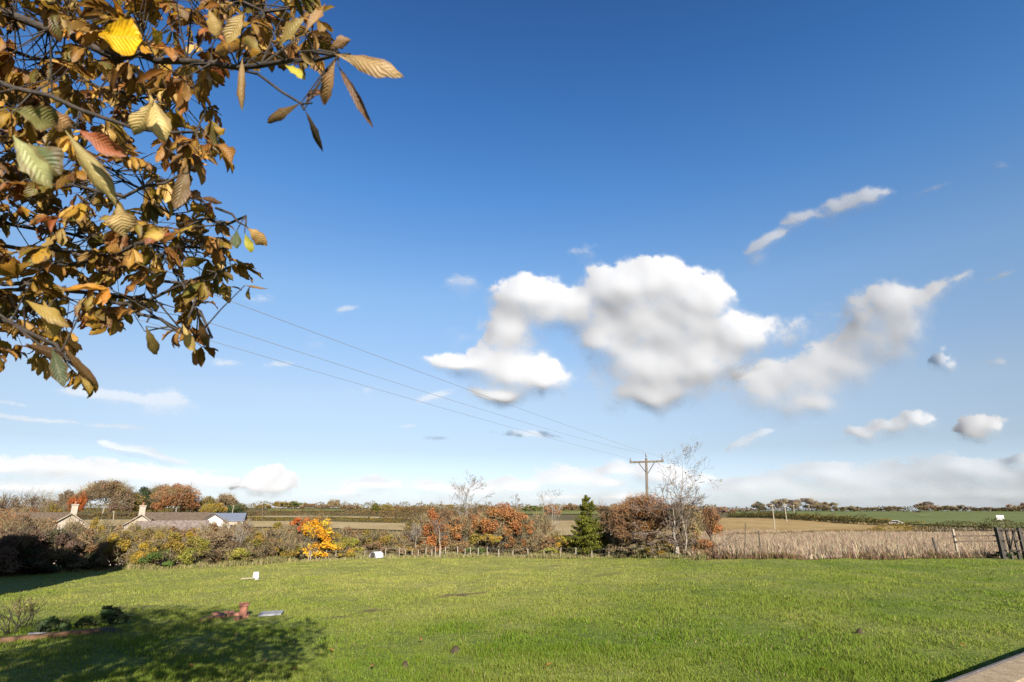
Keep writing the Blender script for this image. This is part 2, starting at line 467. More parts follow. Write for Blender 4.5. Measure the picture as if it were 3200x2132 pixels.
# left-hand side
patch('hillside_field', [(60, 521, 527), (120, 520, 527), (200, 522, 527), (300, 521.5, 528), (380, 523.5, 530), (470, 523.5, 533), (560, 521, 536), (720, 520, 537)], M['stubble'])
patch('upper_field', [(268, 509.3, 512.5), (300, 509.5, 512), (345, 509.5, 511.5)], M['far_green'])
patch('middle_field', [(230, 516.5, 518), (330, 516.4, 518.0), (425, 518.2, 520.0)], M['stubble'])
patch('bare_field', [(520, 511, 514.5), (560, 510.5, 514.5), (640, 511, 515)], M['far_green'])

# ------------------------------------------------------------------ grass (nobody could count it)
rng = np.random.default_rng(7)
def pal(cols, n, rng, jitter=.18):
    c = np.array([x[:3] for x in cols], float); w = np.array([x[3] if len(x) > 3 else 1 for x in cols], float)
    i = rng.choice(len(c), n, p=w / w.sum())
    return c[i] * (1 + jitter * rng.standard_normal((n, 1))).clip(.5, 1.7) * (1 + .07 * rng.standard_normal((n, 3)))

def blades(X, Y, h, w, lean, rng):
    n = len(X); a = rng.uniform(0, 2 * math.pi, n); z = zg(X, Y) - .01
    b = a + rng.normal(0, .9, n) + math.pi / 2
    dx, dy = np.cos(a) * w / 2, np.sin(a) * w / 2
    lx, ly = np.cos(b) * lean * h, np.sin(b) * lean * h
    P = np.stack([X, Y, z], -1)
    D = np.stack([dx, dy, 0 * dx], -1); L = np.stack([lx, ly, 0 * lx], -1); U = np.stack([0 * h, 0 * h, h], -1)
    k = (1 - .35 * lean ** 2)[:, None]
    V = np.stack([P - D, P + D, P + .35 * L + .6 * U * k + .75 * D, P + .35 * L + .6 * U * k - .75 * D, P + L + U * k], 1)
    base = np.arange(n)[:, None] * 5
    Q = base + np.array([[0, 1, 2, 3]]); T = base + np.array([[3, 2, 4]])
    return V.reshape(-1, 3), Q, T

def sector(n, r0, r1, t0, t1, rng, bias=1.0):
    u = rng.random(n) ** bias
    r = np.sqrt(r0 * r0 + u * (r1 * r1 - r0 * r0)); t = rng.uniform(t0, t1, n)
    return r * np.sin(t), r * np.cos(t)

GX, GY, GH, GW = [], [], [], []
for n, r0, r1, h, w in ((260000, 5.5, 13, .09, .0095), (170000, 13, 21, .085, .0135), (140000, 21, 31, .07, .021), (140000, 31, 47, .055, .03)):
    X, Y = sector(int(n * 1.16), r0, r1, -1.0, 1.0, rng)
    ok = np.hypot(X, Y) < edge_r(np.arctan2(X, Y)) + .3
    X, Y = X[ok], Y[ok]
    tus = .75 + .55 * vnoise(X / .9, Y / .9, 41) + .45 * vnoise(X / .28, Y / .28, 42)
    keep = rng.random(len(X)) < np.clip(.35 + .75 * tus, .15, 1)
    X, Y, tus = X[keep], Y[keep], tus[keep]
    wr = wear(X, Y)
    GX.append(X); GY.append(Y); GH.append(h * np.clip(tus, .5, 1.45) * rng.uniform(.6, 1.35, len(X)) * (1 - .7 * wr)); GW.append(w * rng.uniform(.6, 1.3, len(X)))
GX, GY, GH, GW = map(np.concatenate, (GX, GY, GH, GW))
n = len(GX)
V, Q, T = blades(GX, GY, GH, GW, rng.uniform(.1, .9, n), rng)
yl = yellowness(GX, GY)[:, None]
gc = pal([(.15, .24, .018, 3), (.185, .275, .024, 3), (.225, .30, .038, 2), (.115, .195, .016, 2)], n, rng, .12)
dc = pal([(.38, .385, .085, 3), (.44, .42, .12, 3), (.33, .36, .065, 3), (.47, .42, .16, 1)], n, rng, .10)
bc = gc * (1 - yl) + dc * yl
straw = rng.random(n) < .035 * (1 - smooth(14, 28, np.hypot(GX, GY)))
bc[straw] = pal([(.42, .36, .19), (.36, .27, .13)], straw.sum(), rng)
g = mesh_np('grass', V, [Q, T], M['blade'], col=np.repeat(bc, 5, 0))
tag(g, 'green and yellowing meadow grass covering the field', kind='stuff')

def edge_grass(name, label, t0, t1, n, d0, d1, h, w, cols, seed, lean=(.1, .6)):
    rg = np.random.default_rng(seed)
    t = rg.uniform(t0, t1, n); r = edge_r(t) + rg.uniform(d0, d1, n)
    X, Y = r * np.sin(t), r * np.cos(t)
    cl = np.clip(.75 + .7 * vnoise(X / 1.1, Y / 1.1, seed) + .3 * vnoise(X / .35, Y / .35, seed + 1), .2, 1.7)
    V, Q, T = blades(X, Y, h * cl * rg.uniform(.6, 1.3, n), w * rg.uniform(.6, 1.3, n), rg.uniform(*lean, n), rg)
    o = mesh_np(name, V, [Q, T], M['dry'], col=np.repeat(pal(cols, n, rg, .22), 5, 0))
    return tag(o, label, kind='stuff')
tpx = lambda p: float(theta_of(p))
edge_grass('rough_grass', 'long pale rough grass along the field fence', tpx(60), tpx(705), 26000, -.5, 1.3, .34, .03,
           [(.36, .31, .14, 3), (.28, .27, .09, 3), (.42, .33, .19, 2), (.2, .2, .06, 2)], 51)
edge_grass('dry_grass', 'tall pinkish tan dead grass of the meadow beyond the field', tpx(672), tpx(1300), 230000, .2, 95, .62, .042,
           [(.44, .335, .225, 4), (.50, .39, .265, 3), (.38, .28, .185, 2), (.29, .20, .135, 1.5)], 52, (.1, .7))
edge_grass('dead_weeds', 'dark brown dead docks and weeds at the meadow edge', tpx(685), tpx(1300), 10000, -.1, 2.2, .36, .03,
           [(.17, .10, .06, 3), (.25, .15, .09, 3), (.12, .08, .04, 2), (.2, .17, .05, 2)], 53, (.05, .5))
print('ground done', n)
# ------------------------------------------------------------------ clouds: sunlit relief far beyond the land
def cloud_material():
    m, nt, out = newmat('cloud')
    al = N(nt, 'ShaderNodeAttribute', attribute_name='cover')
    d = N(nt, 'ShaderNodeBsdfDiffuse'); d.inputs[0].default_value = (.285, .295, .315, 1)
    t = N(nt, 'ShaderNodeBsdfTranslucent'); t.inputs[0].default_value = (.37, .40, .45, 1)
    e = N(nt, 'ShaderNodeMixShader'); e.inputs[0].default_value = .25
    tr = N(nt, 'ShaderNodeBsdfTransparent'); mx = N(nt, 'ShaderNodeMixShader')
    nt.links.new(d.outputs[0], e.inputs[1]); nt.links.new(t.outputs[0], e.inputs[2])
    nt.links.new(al.outputs['Fac'], mx.inputs[0]); nt.links.new(tr.outputs[0], mx.inputs[1]); nt.links.new(e.outputs[0], mx.inputs[2])
    nt.links.new(mx.outputs[0], out.inputs[0])
    return m
M['cloud'] = cloud_material()

def cloud(name, label, blobs, RR, seed, amp=.38, thr=.15, soft=.5, relief=.05, top=1.0, fs=26, stretch=1.0, kind=None, group=None, step=1.15, gain=.55, blur=40):
    B = np.array([(b + (0, 1))[:6] if len(b) == 4 else (b + (1,))[:6] if len(b) == 5 else b for b in blobs], float)
    K = 2353 / 1024.
    cx, cy, rx, ry, rot, w = B[:, 0] / K, B[:, 1] / K, B[:, 2] / K, B[:, 3] / K, np.radians(B[:, 4]), B[:, 5]
    mg = 1.9 * np.maximum(rx, ry)
    x0, x1, y0, y1 = (cx - 1.9 * rx).min() - 8, (cx + 1.9 * rx).max() + 8, (cy - 1.9 * ry).min() - 8, min((cy + 1.9 * ry).max() + 8, 512)
    nx, ny = int((x1 - x0) / step) + 2, int((y1 - y0) / step) + 2
    gx, gy = np.meshgrid(np.linspace(x0, x1, nx), np.linspace(y0, y1, ny))
    wx = gx + fs * .35 * fbm(gx / fs / 1.6 / stretch, gy / fs / 1.6, 3, seed + 5); wy = gy + fs * .35 / stretch * fbm(gx / fs / 1.6 / stretch + 9, gy / fs / 1.6, 3, seed + 6)
    f = np.zeros_like(gx)
    for i in range(len(B)):
        dx, dy = wx - cx[i], wy - cy[i]
        c, s = math.cos(rot[i]), math.sin(rot[i])
        u, v = (c * dx + s * dy) / rx[i], (-s * dx + c * dy) / ry[i]
        f = 1 - (1 - f) * (1 - np.clip(w[i] * np.exp(-(u * u + v * v) ** 1.15), 0, .999))
    n1 = fbm(gx / fs / stretch, gy / fs, 6, seed, gain)
    n2 = fbm(gx / fs / .45 / stretch, gy / fs / .45, 5, seed + 40, .6)
    bil = np.zeros_like(gx); a = 1.; q = fs / 1.3
    for o in range(4):
        bil += a * (1 - 2.4 * np.abs(gnoise(gx / q / stretch + 3.7 * o, gy / q + 1.3 * o, seed + 60 + o))); a *= .6; q /= 1.9
    bil = bil / 2.2
    up_ = smooth(-.15, .35, np.gradient(f, axis=0) * 20 / step)
    D = f * (1 + .2 * n1) + .16 * up_ * bil * np.clip(f * 3, 0, 1) + amp * (n1 + .6 * n2) * np.clip(f * 3, 0, 1) * (1.15 - .55 * f) - thr
    gyv = np.gradient(f, axis=0) * 20 / step
    sf = soft * np.clip(1.3 - 1.9 * gyv, .36, 2.8)
    al = smooth(0, 1, D / sf) * top * (1 - .16 * smooth(-.1, .7, -n1) * (1 - smooth(.35, .9, f - thr)))
    lo = np.clip(f * (1 + .42 * fbm(gx / fs / 3.2 / stretch, gy / fs / 2.8, 4, seed + 3)) - thr * .3, 0, None)
    for _ in range(blur):
        p_ = np.pad(lo, 1, 'edge'); lo = (p_[:-2, 1:-1] + p_[2:, 1:-1] + p_[1:-1, :-2] + p_[1:-1, 2:] + 2 * lo) / 6
    h = (lo + .03) ** .85
    dist = RR * (1 - relief * h)
    X, Y, Z = ray(gx, gy); L = np.sqrt(X * X + Y * Y + Z * Z)
    V = np.stack([X / L * dist, Y / L * dist, CAMZ + Z / L * dist], -1).reshape(-1, 3)
    i = np.arange(ny - 1)[:, None] * nx; j = np.arange(nx - 1)[None]
    Q = np.stack([i + j, i + nx + j, i + nx + j + 1, i + j + 1], -1).reshape(-1, 4)
    af = al.reshape(-1)
    Q = Q[af[Q].max(1) > .015]
    used = np.unique(Q); mp = np.zeros(len(V), np.int64); mp[used] = np.arange(len(used))
    V = V[used]; c0 = V.mean(0)
    o = mesh_np(name, V - c0, mp[Q], M['cloud'], smooth_=True, extra={'cover': af[used]}, loc=c0)
    return tag(o, label, None if kind else 'cloud', group, kind)

cloud('cloud', 'big bright white cumulus cloud with grey underside, largest in the sky',
      [(1205, 690, 72, 54), (1178, 770, 60, 74), (1150, 800, 40, 60, 0, .7), (1300, 725, 80, 45), (1415, 680, 80, 66), (1505, 660, 85, 58), (1585, 725, 88, 80), (1640, 690, 40, 50, 0, .7), (1480, 765, 130, 66), (1505, 862, 125, 84), (1610, 835, 105, 86),
       (1380, 800, 60, 40, 0, .8), (1690, 790, 60, 58, 0, .75), (1750, 775, 55, 50, 20, .36), (1830, 770, 60, 48, -20, .33), (1500, 915, 90, 30),
       (1065, 845, 75, 24, 5), (1165, 860, 90, 48), (1240, 885, 62, 42), (1140, 915, 52, 22)], 2700, 3, relief=.05, soft=.62, top=.97)
cloud('cloud', 'tall bent grey-white cumulus cloud next to the biggest cloud',
      [(1780, 910, 88, 52, -15), (1720, 880, 60, 40, 0, .5), (1860, 885, 100, 60), (1945, 850, 84, 58), (1850, 940, 70, 34), (1998, 795, 74, 74), (2042, 725, 82, 64), (2068, 770, 56, 76), (2130, 700, 50, 34, -35, .55), (2195, 655, 62, 26, -30, .42)], 2700, 14, soft=.95, relief=.022, top=.94, thr=.1, amp=.32)
cloud('cloud', 'high torn wisp of white cloud, highest in the blue',
      [(1765, 560, 50, 22, -30, .85), (1745, 605, 26, 36, 10, .7), (1835, 510, 50, 22, -20, .6), (1925, 495, 52, 28, -15, .6), (1985, 465, 62, 28, -15, .72)], 3000, 25, soft=1.1, relief=.015, top=.75, fs=26, amp=.25, thr=.1)
cloud('cloud', 'small low elongated grey-white cloud under the bent cumulus', [(2050, 988, 90, 26, -8), (1985, 1008, 42, 18, 0, .8), (2100, 972, 42, 22)], 2350, 31, soft=1.0, relief=.015, fs=18, top=.85, blur=20)
cloud('cloud', 'small compact puff of cloud near the picture edge, above the grey bank', [(2262, 985, 52, 30), (2235, 1000, 40, 22)], 2100, 37, soft=.8, relief=.012, fs=16, blur=24)
cloud('cloud', 'faint round puff of thin cloud in the blue', [(2170, 830, 34, 30, 0, .6), (2165, 850, 26, 22, 0, .5)], 2750, 41, soft=.8, relief=.03, fs=18, top=.6)
cloud('clouds', 'thin wispy streaks of high cloud', [(595, 695, 52, 26, 0, .6), (800, 716, 28, 14, -15, .55), (1060, 665, 62, 40, 0, .45), (1350, 590, 46, 30, 0, .5), (270, 925, 140, 24, 8, .75), (385, 938, 66, 36, 0, .68), (320, 955, 120, 16, 4, .55), (70, 965, 120, 10, 5, .85), (30, 930, 60, 8, 8, .5),
      (300, 985, 150, 10, 0, .4), (500, 840, 58, 16, 0, .5), (640, 840, 40, 13, 0, .45), (1000, 922, 56, 20, -20, .66), (940, 980, 34, 8, 0, .66), (1230, 1004, 90, 13, 3, .75), (830, 900, 60, 16, 0, .35), (1000, 1010, 60, 10, 0, .3), (700, 790, 60, 30, 0, .35), (2290, 838, 34, 22, 0, .5), (1790, 775, 130, 55, 10, .42), (1920, 740, 80, 50, 0, .34), (1330, 640, 60, 40, 0, .3), (1060, 800, 70, 60, 0, .3), (2300, 388, 30, 20, 0, .4), (2300, 640, 50, 14, -15, .4), (2140, 440, 60, 14, -25, .3)],
      3200, 45, soft=1.3, thr=.16, relief=.012, top=.5, fs=20, stretch=2.0, amp=.7, kind='stuff', step=1.4)
cloud('cloud', 'slanting grey cloud streak over the wooded hill', [(340, 1045, 90, 14, 14, .8), (270, 1030, 40, 10, 10, .6)], 2250, 51, soft=.6, relief=.03, fs=20, stretch=1.5, top=.6)
cloud('cloud', 'long white cloud bank low over the wooded hill', [(40, 1085, 120, 30), (150, 1085, 110, 32), (260, 1100, 120, 30, 0, .9), (390, 1110, 110, 30, 0, .9), (500, 1122, 90, 26, 0, .85), (100, 1130, 150, 24)], 2000, 57, soft=.9, relief=.022, fs=22, stretch=1.8, top=.9, amp=.7, blur=16)
cloud('cloud', 'small dazzling white cumulus low beside the long cloud bank', [(620, 1105, 50, 28), (590, 1125, 56, 20), (645, 1125, 40, 20)], 2000, 61, soft=.6, relief=.022, fs=16, blur=24)
cloud('clouds', 'soft white cloud bank along the horizon behind the trees', [(860, 1120, 70, 24, 0, .85), (790, 1140, 60, 16, 0, .6), (1000, 1125, 60, 22, 0, .8), (1100, 1135, 70, 20, 0, .8), (1180, 1125, 70, 24, 0, .85), (1290, 1108, 80, 32), (1380, 1120, 70, 26), (1410, 1085, 55, 24, 0, .8), (1500, 1100, 66, 34), (1590, 1120, 60, 26, 0, .8), (1350, 1150, 300, 14, 0, .7)],
      2050, 67, soft=1.1, relief=.04, fs=22, stretch=2.0, top=.85, amp=.8, kind='stuff', blur=16)
cloud('cloud', 'broad grey flat-based cloud bank low over the green pasture', [(1700, 1130, 90, 24, 0, .9), (1790, 1125, 90, 30), (1890, 1095, 110, 28), (1960, 1120, 120, 34), (2090, 1105, 120, 36), (2180, 1085, 110, 40), (2270, 1105, 120, 40), (2390, 1100, 100, 46), (2350, 1065, 46, 26), (2395, 1070, 46, 26), (1900, 1145, 260, 18, 0, .9), (2250, 1140, 200, 24)], 1950, 71, soft=.95, relief=.035, fs=26, stretch=2.4, top=.66, amp=.8, blur=14)
cloud('cloud', 'ragged faint grey cloud scrap above the bare birch', [(1740, 1005, 46, 16, -25, .7), (1700, 1035, 40, 13, -20, .5)], 2300, 83, soft=.8, relief=.02, fs=16, top=.5)

# ------------------------------------------------------------------ trees, shrubs and hedges
GREY_TWIG = [(.21, .165, .09, 2), (.27, .21, .115, 2), (.16, .12, .065, 1)]
RED_TWIG = [(.21, .12, .065, 2), (.26, .155, .08, 2), (.16, .10, .06, 1)]
MAUVE = [(.20, .145, .085, 2), (.25, .18, .105, 2), (.17, .118, .072, 1)]
OLIVE = [(.21, .165, .035, 3), (.17, .135, .03, 2), (.26, .18, .04, 2), (.31, .185, .03, 1), (.13, .10, .03, 1)]
GOLDEN = [(.33, .225, .03, 3), (.27, .19, .04, 2), (.21, .165, .04, 2), (.36, .20, .03, 1)]
YGREEN = [(.23, .21, .04, 3), (.18, .185, .04, 2), (.29, .24, .05, 2), (.16, .13, .04, 1)]
BROWN = [(.21, .13, .065, 3), (.26, .155, .07, 2), (.15, .10, .055, 2), (.18, .14, .06, 1)]
TAN = [(.32, .23, .12, 3), (.27, .19, .095, 2), (.22, .15, .08, 2)]
ORANGE = [(.46, .165, .05, 3), (.40, .14, .045, 2), (.36, .19, .055, 2), (.26, .12, .05, 1)]
RUST = [(.34, .145, .055, 3), (.28, .125, .05, 2), (.38, .19, .065, 2), (.21, .105, .05, 1)]
REDORANGE = [(.42, .115, .03, 3), (.36, .10, .03, 2), (.46, .16, .035, 1)]
GOLD = [(.72, .34, .025, 3), (.64, .29, .02, 2), (.78, .42, .04, 2), (.5, .21, .02, 1)]
GREEN = [(.085, .115, .028, 3), (.11, .135, .035, 2), (.06, .09, .022, 2)]
DARKGREEN = [(.055, .08, .028, 3), (.075, .10, .035, 2), (.04, .06, .025, 1)]
FIR = [(.095, .105, .016, 3), (.135, .135, .02, 2), (.06, .072, .014, 2), (.18, .155, .028, 1)]
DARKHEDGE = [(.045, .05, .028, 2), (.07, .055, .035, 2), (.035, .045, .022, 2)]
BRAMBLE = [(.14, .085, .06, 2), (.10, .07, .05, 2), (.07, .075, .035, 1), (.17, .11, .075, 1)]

def unit(n, rg):
    v = rg.standard_normal((n, 3)); return v / np.linalg.norm(v, axis=1)[:, None]

def leaf_quads(P, size, rg, outward=None, flat=0.0):
    n = len(P)
    nrm = unit(n, rg)
    if outward is not None: nrm = nrm + 0.7 * outward
    nrm[:, 2] += flat
    nrm /= np.linalg.norm(nrm, axis=1)[:, None] + 1e-9
    t = np.cross(nrm, unit(n, rg)); t /= np.linalg.norm(t, axis=1)[:, None] + 1e-9
    b = np.cross(nrm, t)
    s = (size * rg.uniform(.6, 1.45, n))[:, None]
    V = np.stack([P - t * s * .5, P + b * s * .28 + t * s * .02, P + t * s * .5, P - b * s * .28 + t * s * .02], 1)
    return V.reshape(-1, 3), np.arange(n * 4).reshape(n, 4)

def clump_points(w, d, h, z0, n, k, rg, shape='dome', hollow=.35):
    """leaf positions in k clumps spread through a crown w x d x h whose bottom is at z0"""
    u = unit(k * 3, rg)
    if shape == 'dome': u = u[u[:, 2] > -.55]
    rr = (hollow + (1 - hollow) * rg.random(len(u)) ** .6)[:, None]
    c = (u * rr)[:k]
    k = len(c)
    sc = np.array([w / 2, d / 2, h / 2]) * .93
    cz = z0 + h * (.5 if shape != 'dome' else .44)
    cr = rg.uniform(.2, .42, k)
    i = rg.integers(0, k, n)
    off = unit(n, rg) * (rg.random((n, 1)) ** .45) * cr[i][:, None] * np.array([min(w, h * 1.6) / 2, min(d, h * 1.6) / 2, h / 2 * .9])
    P = c[i] * sc + off + np.array([0, 0, cz])
    ok = P[:, 2] > .03
    return P[ok], i[ok], c[i][ok]

def crown_mesh(name, P, ci, out_, size, cols, rg, mat, parent, mixk=.55, sprays=None):
    V, Q = leaf_quads(P, size, rg, out_)
    k = ci.max() + 1
    base = pal(cols, k, rg, .12)[ci] * mixk + pal(cols, len(P), rg, .2) * (1 - mixk)
    c = np.repeat(base, 4, 0) * TINT_UP
    if sprays:
        c = np.concatenate([c, sprays[2] * TINT_UP]); Q = np.concatenate([Q, sprays[1] + len(V)]); V = np.concatenate([V, sprays[0]])
    return mesh_np(name, V, Q, mat, parent, col=c.clip(.005, .9))
TINT_UP = 1.45

def grow(seg, p, d, L, r, lvl, rg, spread=.55, up=.15, kids=(3, 4), shrink=.66, wig=.12, steps=3):
    q = p
    for s in range(steps):
        d = d + rg.normal(0, wig, 3) + np.array([0, 0, up * .3]); d = d / np.linalg.norm(d)
        nq = q + d * L / steps
        r2 = r * (1 - .5 * (s + 1) / steps)
        seg.append((*q, *nq, r * (1 - .5 * s / steps), r2))
        if lvl > 0 and s > 0:
            for _ in range(int(rg.integers(kids[0], kids[1] + 1)) if s == steps - 1 else 1):
                v = rg.normal(0, 1, 3); v = v - d * (v @ d); v /= np.linalg.norm(v) + 1e-9
                nd = d + v * spread * rg.uniform(.6, 1.5) + np.array([0, 0, up]); nd /= np.linalg.norm(nd)
                grow(seg, nq, nd, L * shrink * rg.uniform(.75, 1.2), max(r2 * .7, .004), lvl - 1, rg, spread, up, kids, shrink, wig, max(2, steps - 1))
        q = nq

def twig_fan(P, dirs, L, rad, rg):
    n = len(P)
    d = dirs + .55 * rg.standard_normal((n, 3)); d[:, 2] += .25; d /= np.linalg.norm(d, axis=1)[:, None]
    l = (L * rg.uniform(.5, 1.4, n))[:, None]
    return np.concatenate([P - d * l * .5, P + d * l * .5, np.full((n, 1), rad), np.full((n, 1), rad * .35)], 1)

def shrub(name, label, cat, pos, w, h, cols, seed, leaves=1400, size=.15, twig=GREY_TWIG, twigs=350, group=None, z0=.0, stems=5, k=16, depth=None, mat='leaf', trunk=0, twigr=.016, shape='dome', barkm='bark'):
    rg = np.random.default_rng(seed)
    t = empty(name, pos, label, cat, group)
    d = depth or w * .8
    P, ci, co = clump_points(w, d, h - z0, z0, leaves, k, rg, shape)
    sp = None
    if twigs:
        P2, i2, c2 = clump_points(w * 1.05, d * 1.05, (h - z0) * 1.04, z0, twigs, k, rg, shape, .5)
        V, Q = segs_np(twig_fan(P2, c2, h * .17, twigr, rg), 3)
        sp = (V, Q, np.repeat(pal(twig, len(P2), rg), 6, 0))
    crown_mesh('crown', P, ci, co, size, cols, rg, M[mat], t, sprays=sp)
    seg = []
    if trunk:
        grow(seg, np.array([0, 0, -.1]), np.array([rg.normal(0, .06), rg.normal(0, .06), 1.]), h * .42, trunk, 0, rg, wig=.05)
        top = np.array(seg[-1][3:6])
        for s in range(stems):
            a = rg.uniform(0, 6.28); dd = np.array([math.cos(a) * w / h * .7, math.sin(a) * d / h * .7, rg.uniform(.5, 1.1)]); dd /= np.linalg.norm(dd)
            grow(seg, top - np.array([0, 0, rg.uniform(0, h * .15)]), dd, h * .34, trunk * .6, 2, rg)
    else:
        for s in range(stems):
            a = rg.uniform(0, 6.28); x, y = rg.uniform(-.04, .04), rg.uniform(-.04, .04)
            dd = np.array([math.cos(a) * .6, math.sin(a) * .6, 1.]); dd /= np.linalg.norm(dd)
            grow(seg, np.array([x, y, -.1]), dd, h * .5, max(.02, h * .012), 2, rg)
    V, Q = segs_np(seg, 4)
    mesh_np('trunk' if trunk else 'stems', V, Q, M[barkm], t)
    return t

def by_px(fn, name, label, cat, px, ytop, wpx, off, cols, seed, **kw):
    """plant standing at bearing px, off metres behind the field edge, whose top is seen at row ytop"""
    th = tpx(px); r = float(edge_r(th)) + off
    pos = on_bearing(px, r)
    h = max(.5, z_at(px, ytop, r) - pos.z)
    return fn(name, label, cat, pos, wpx * m_per_px(px, r), h, cols, seed, **kw)

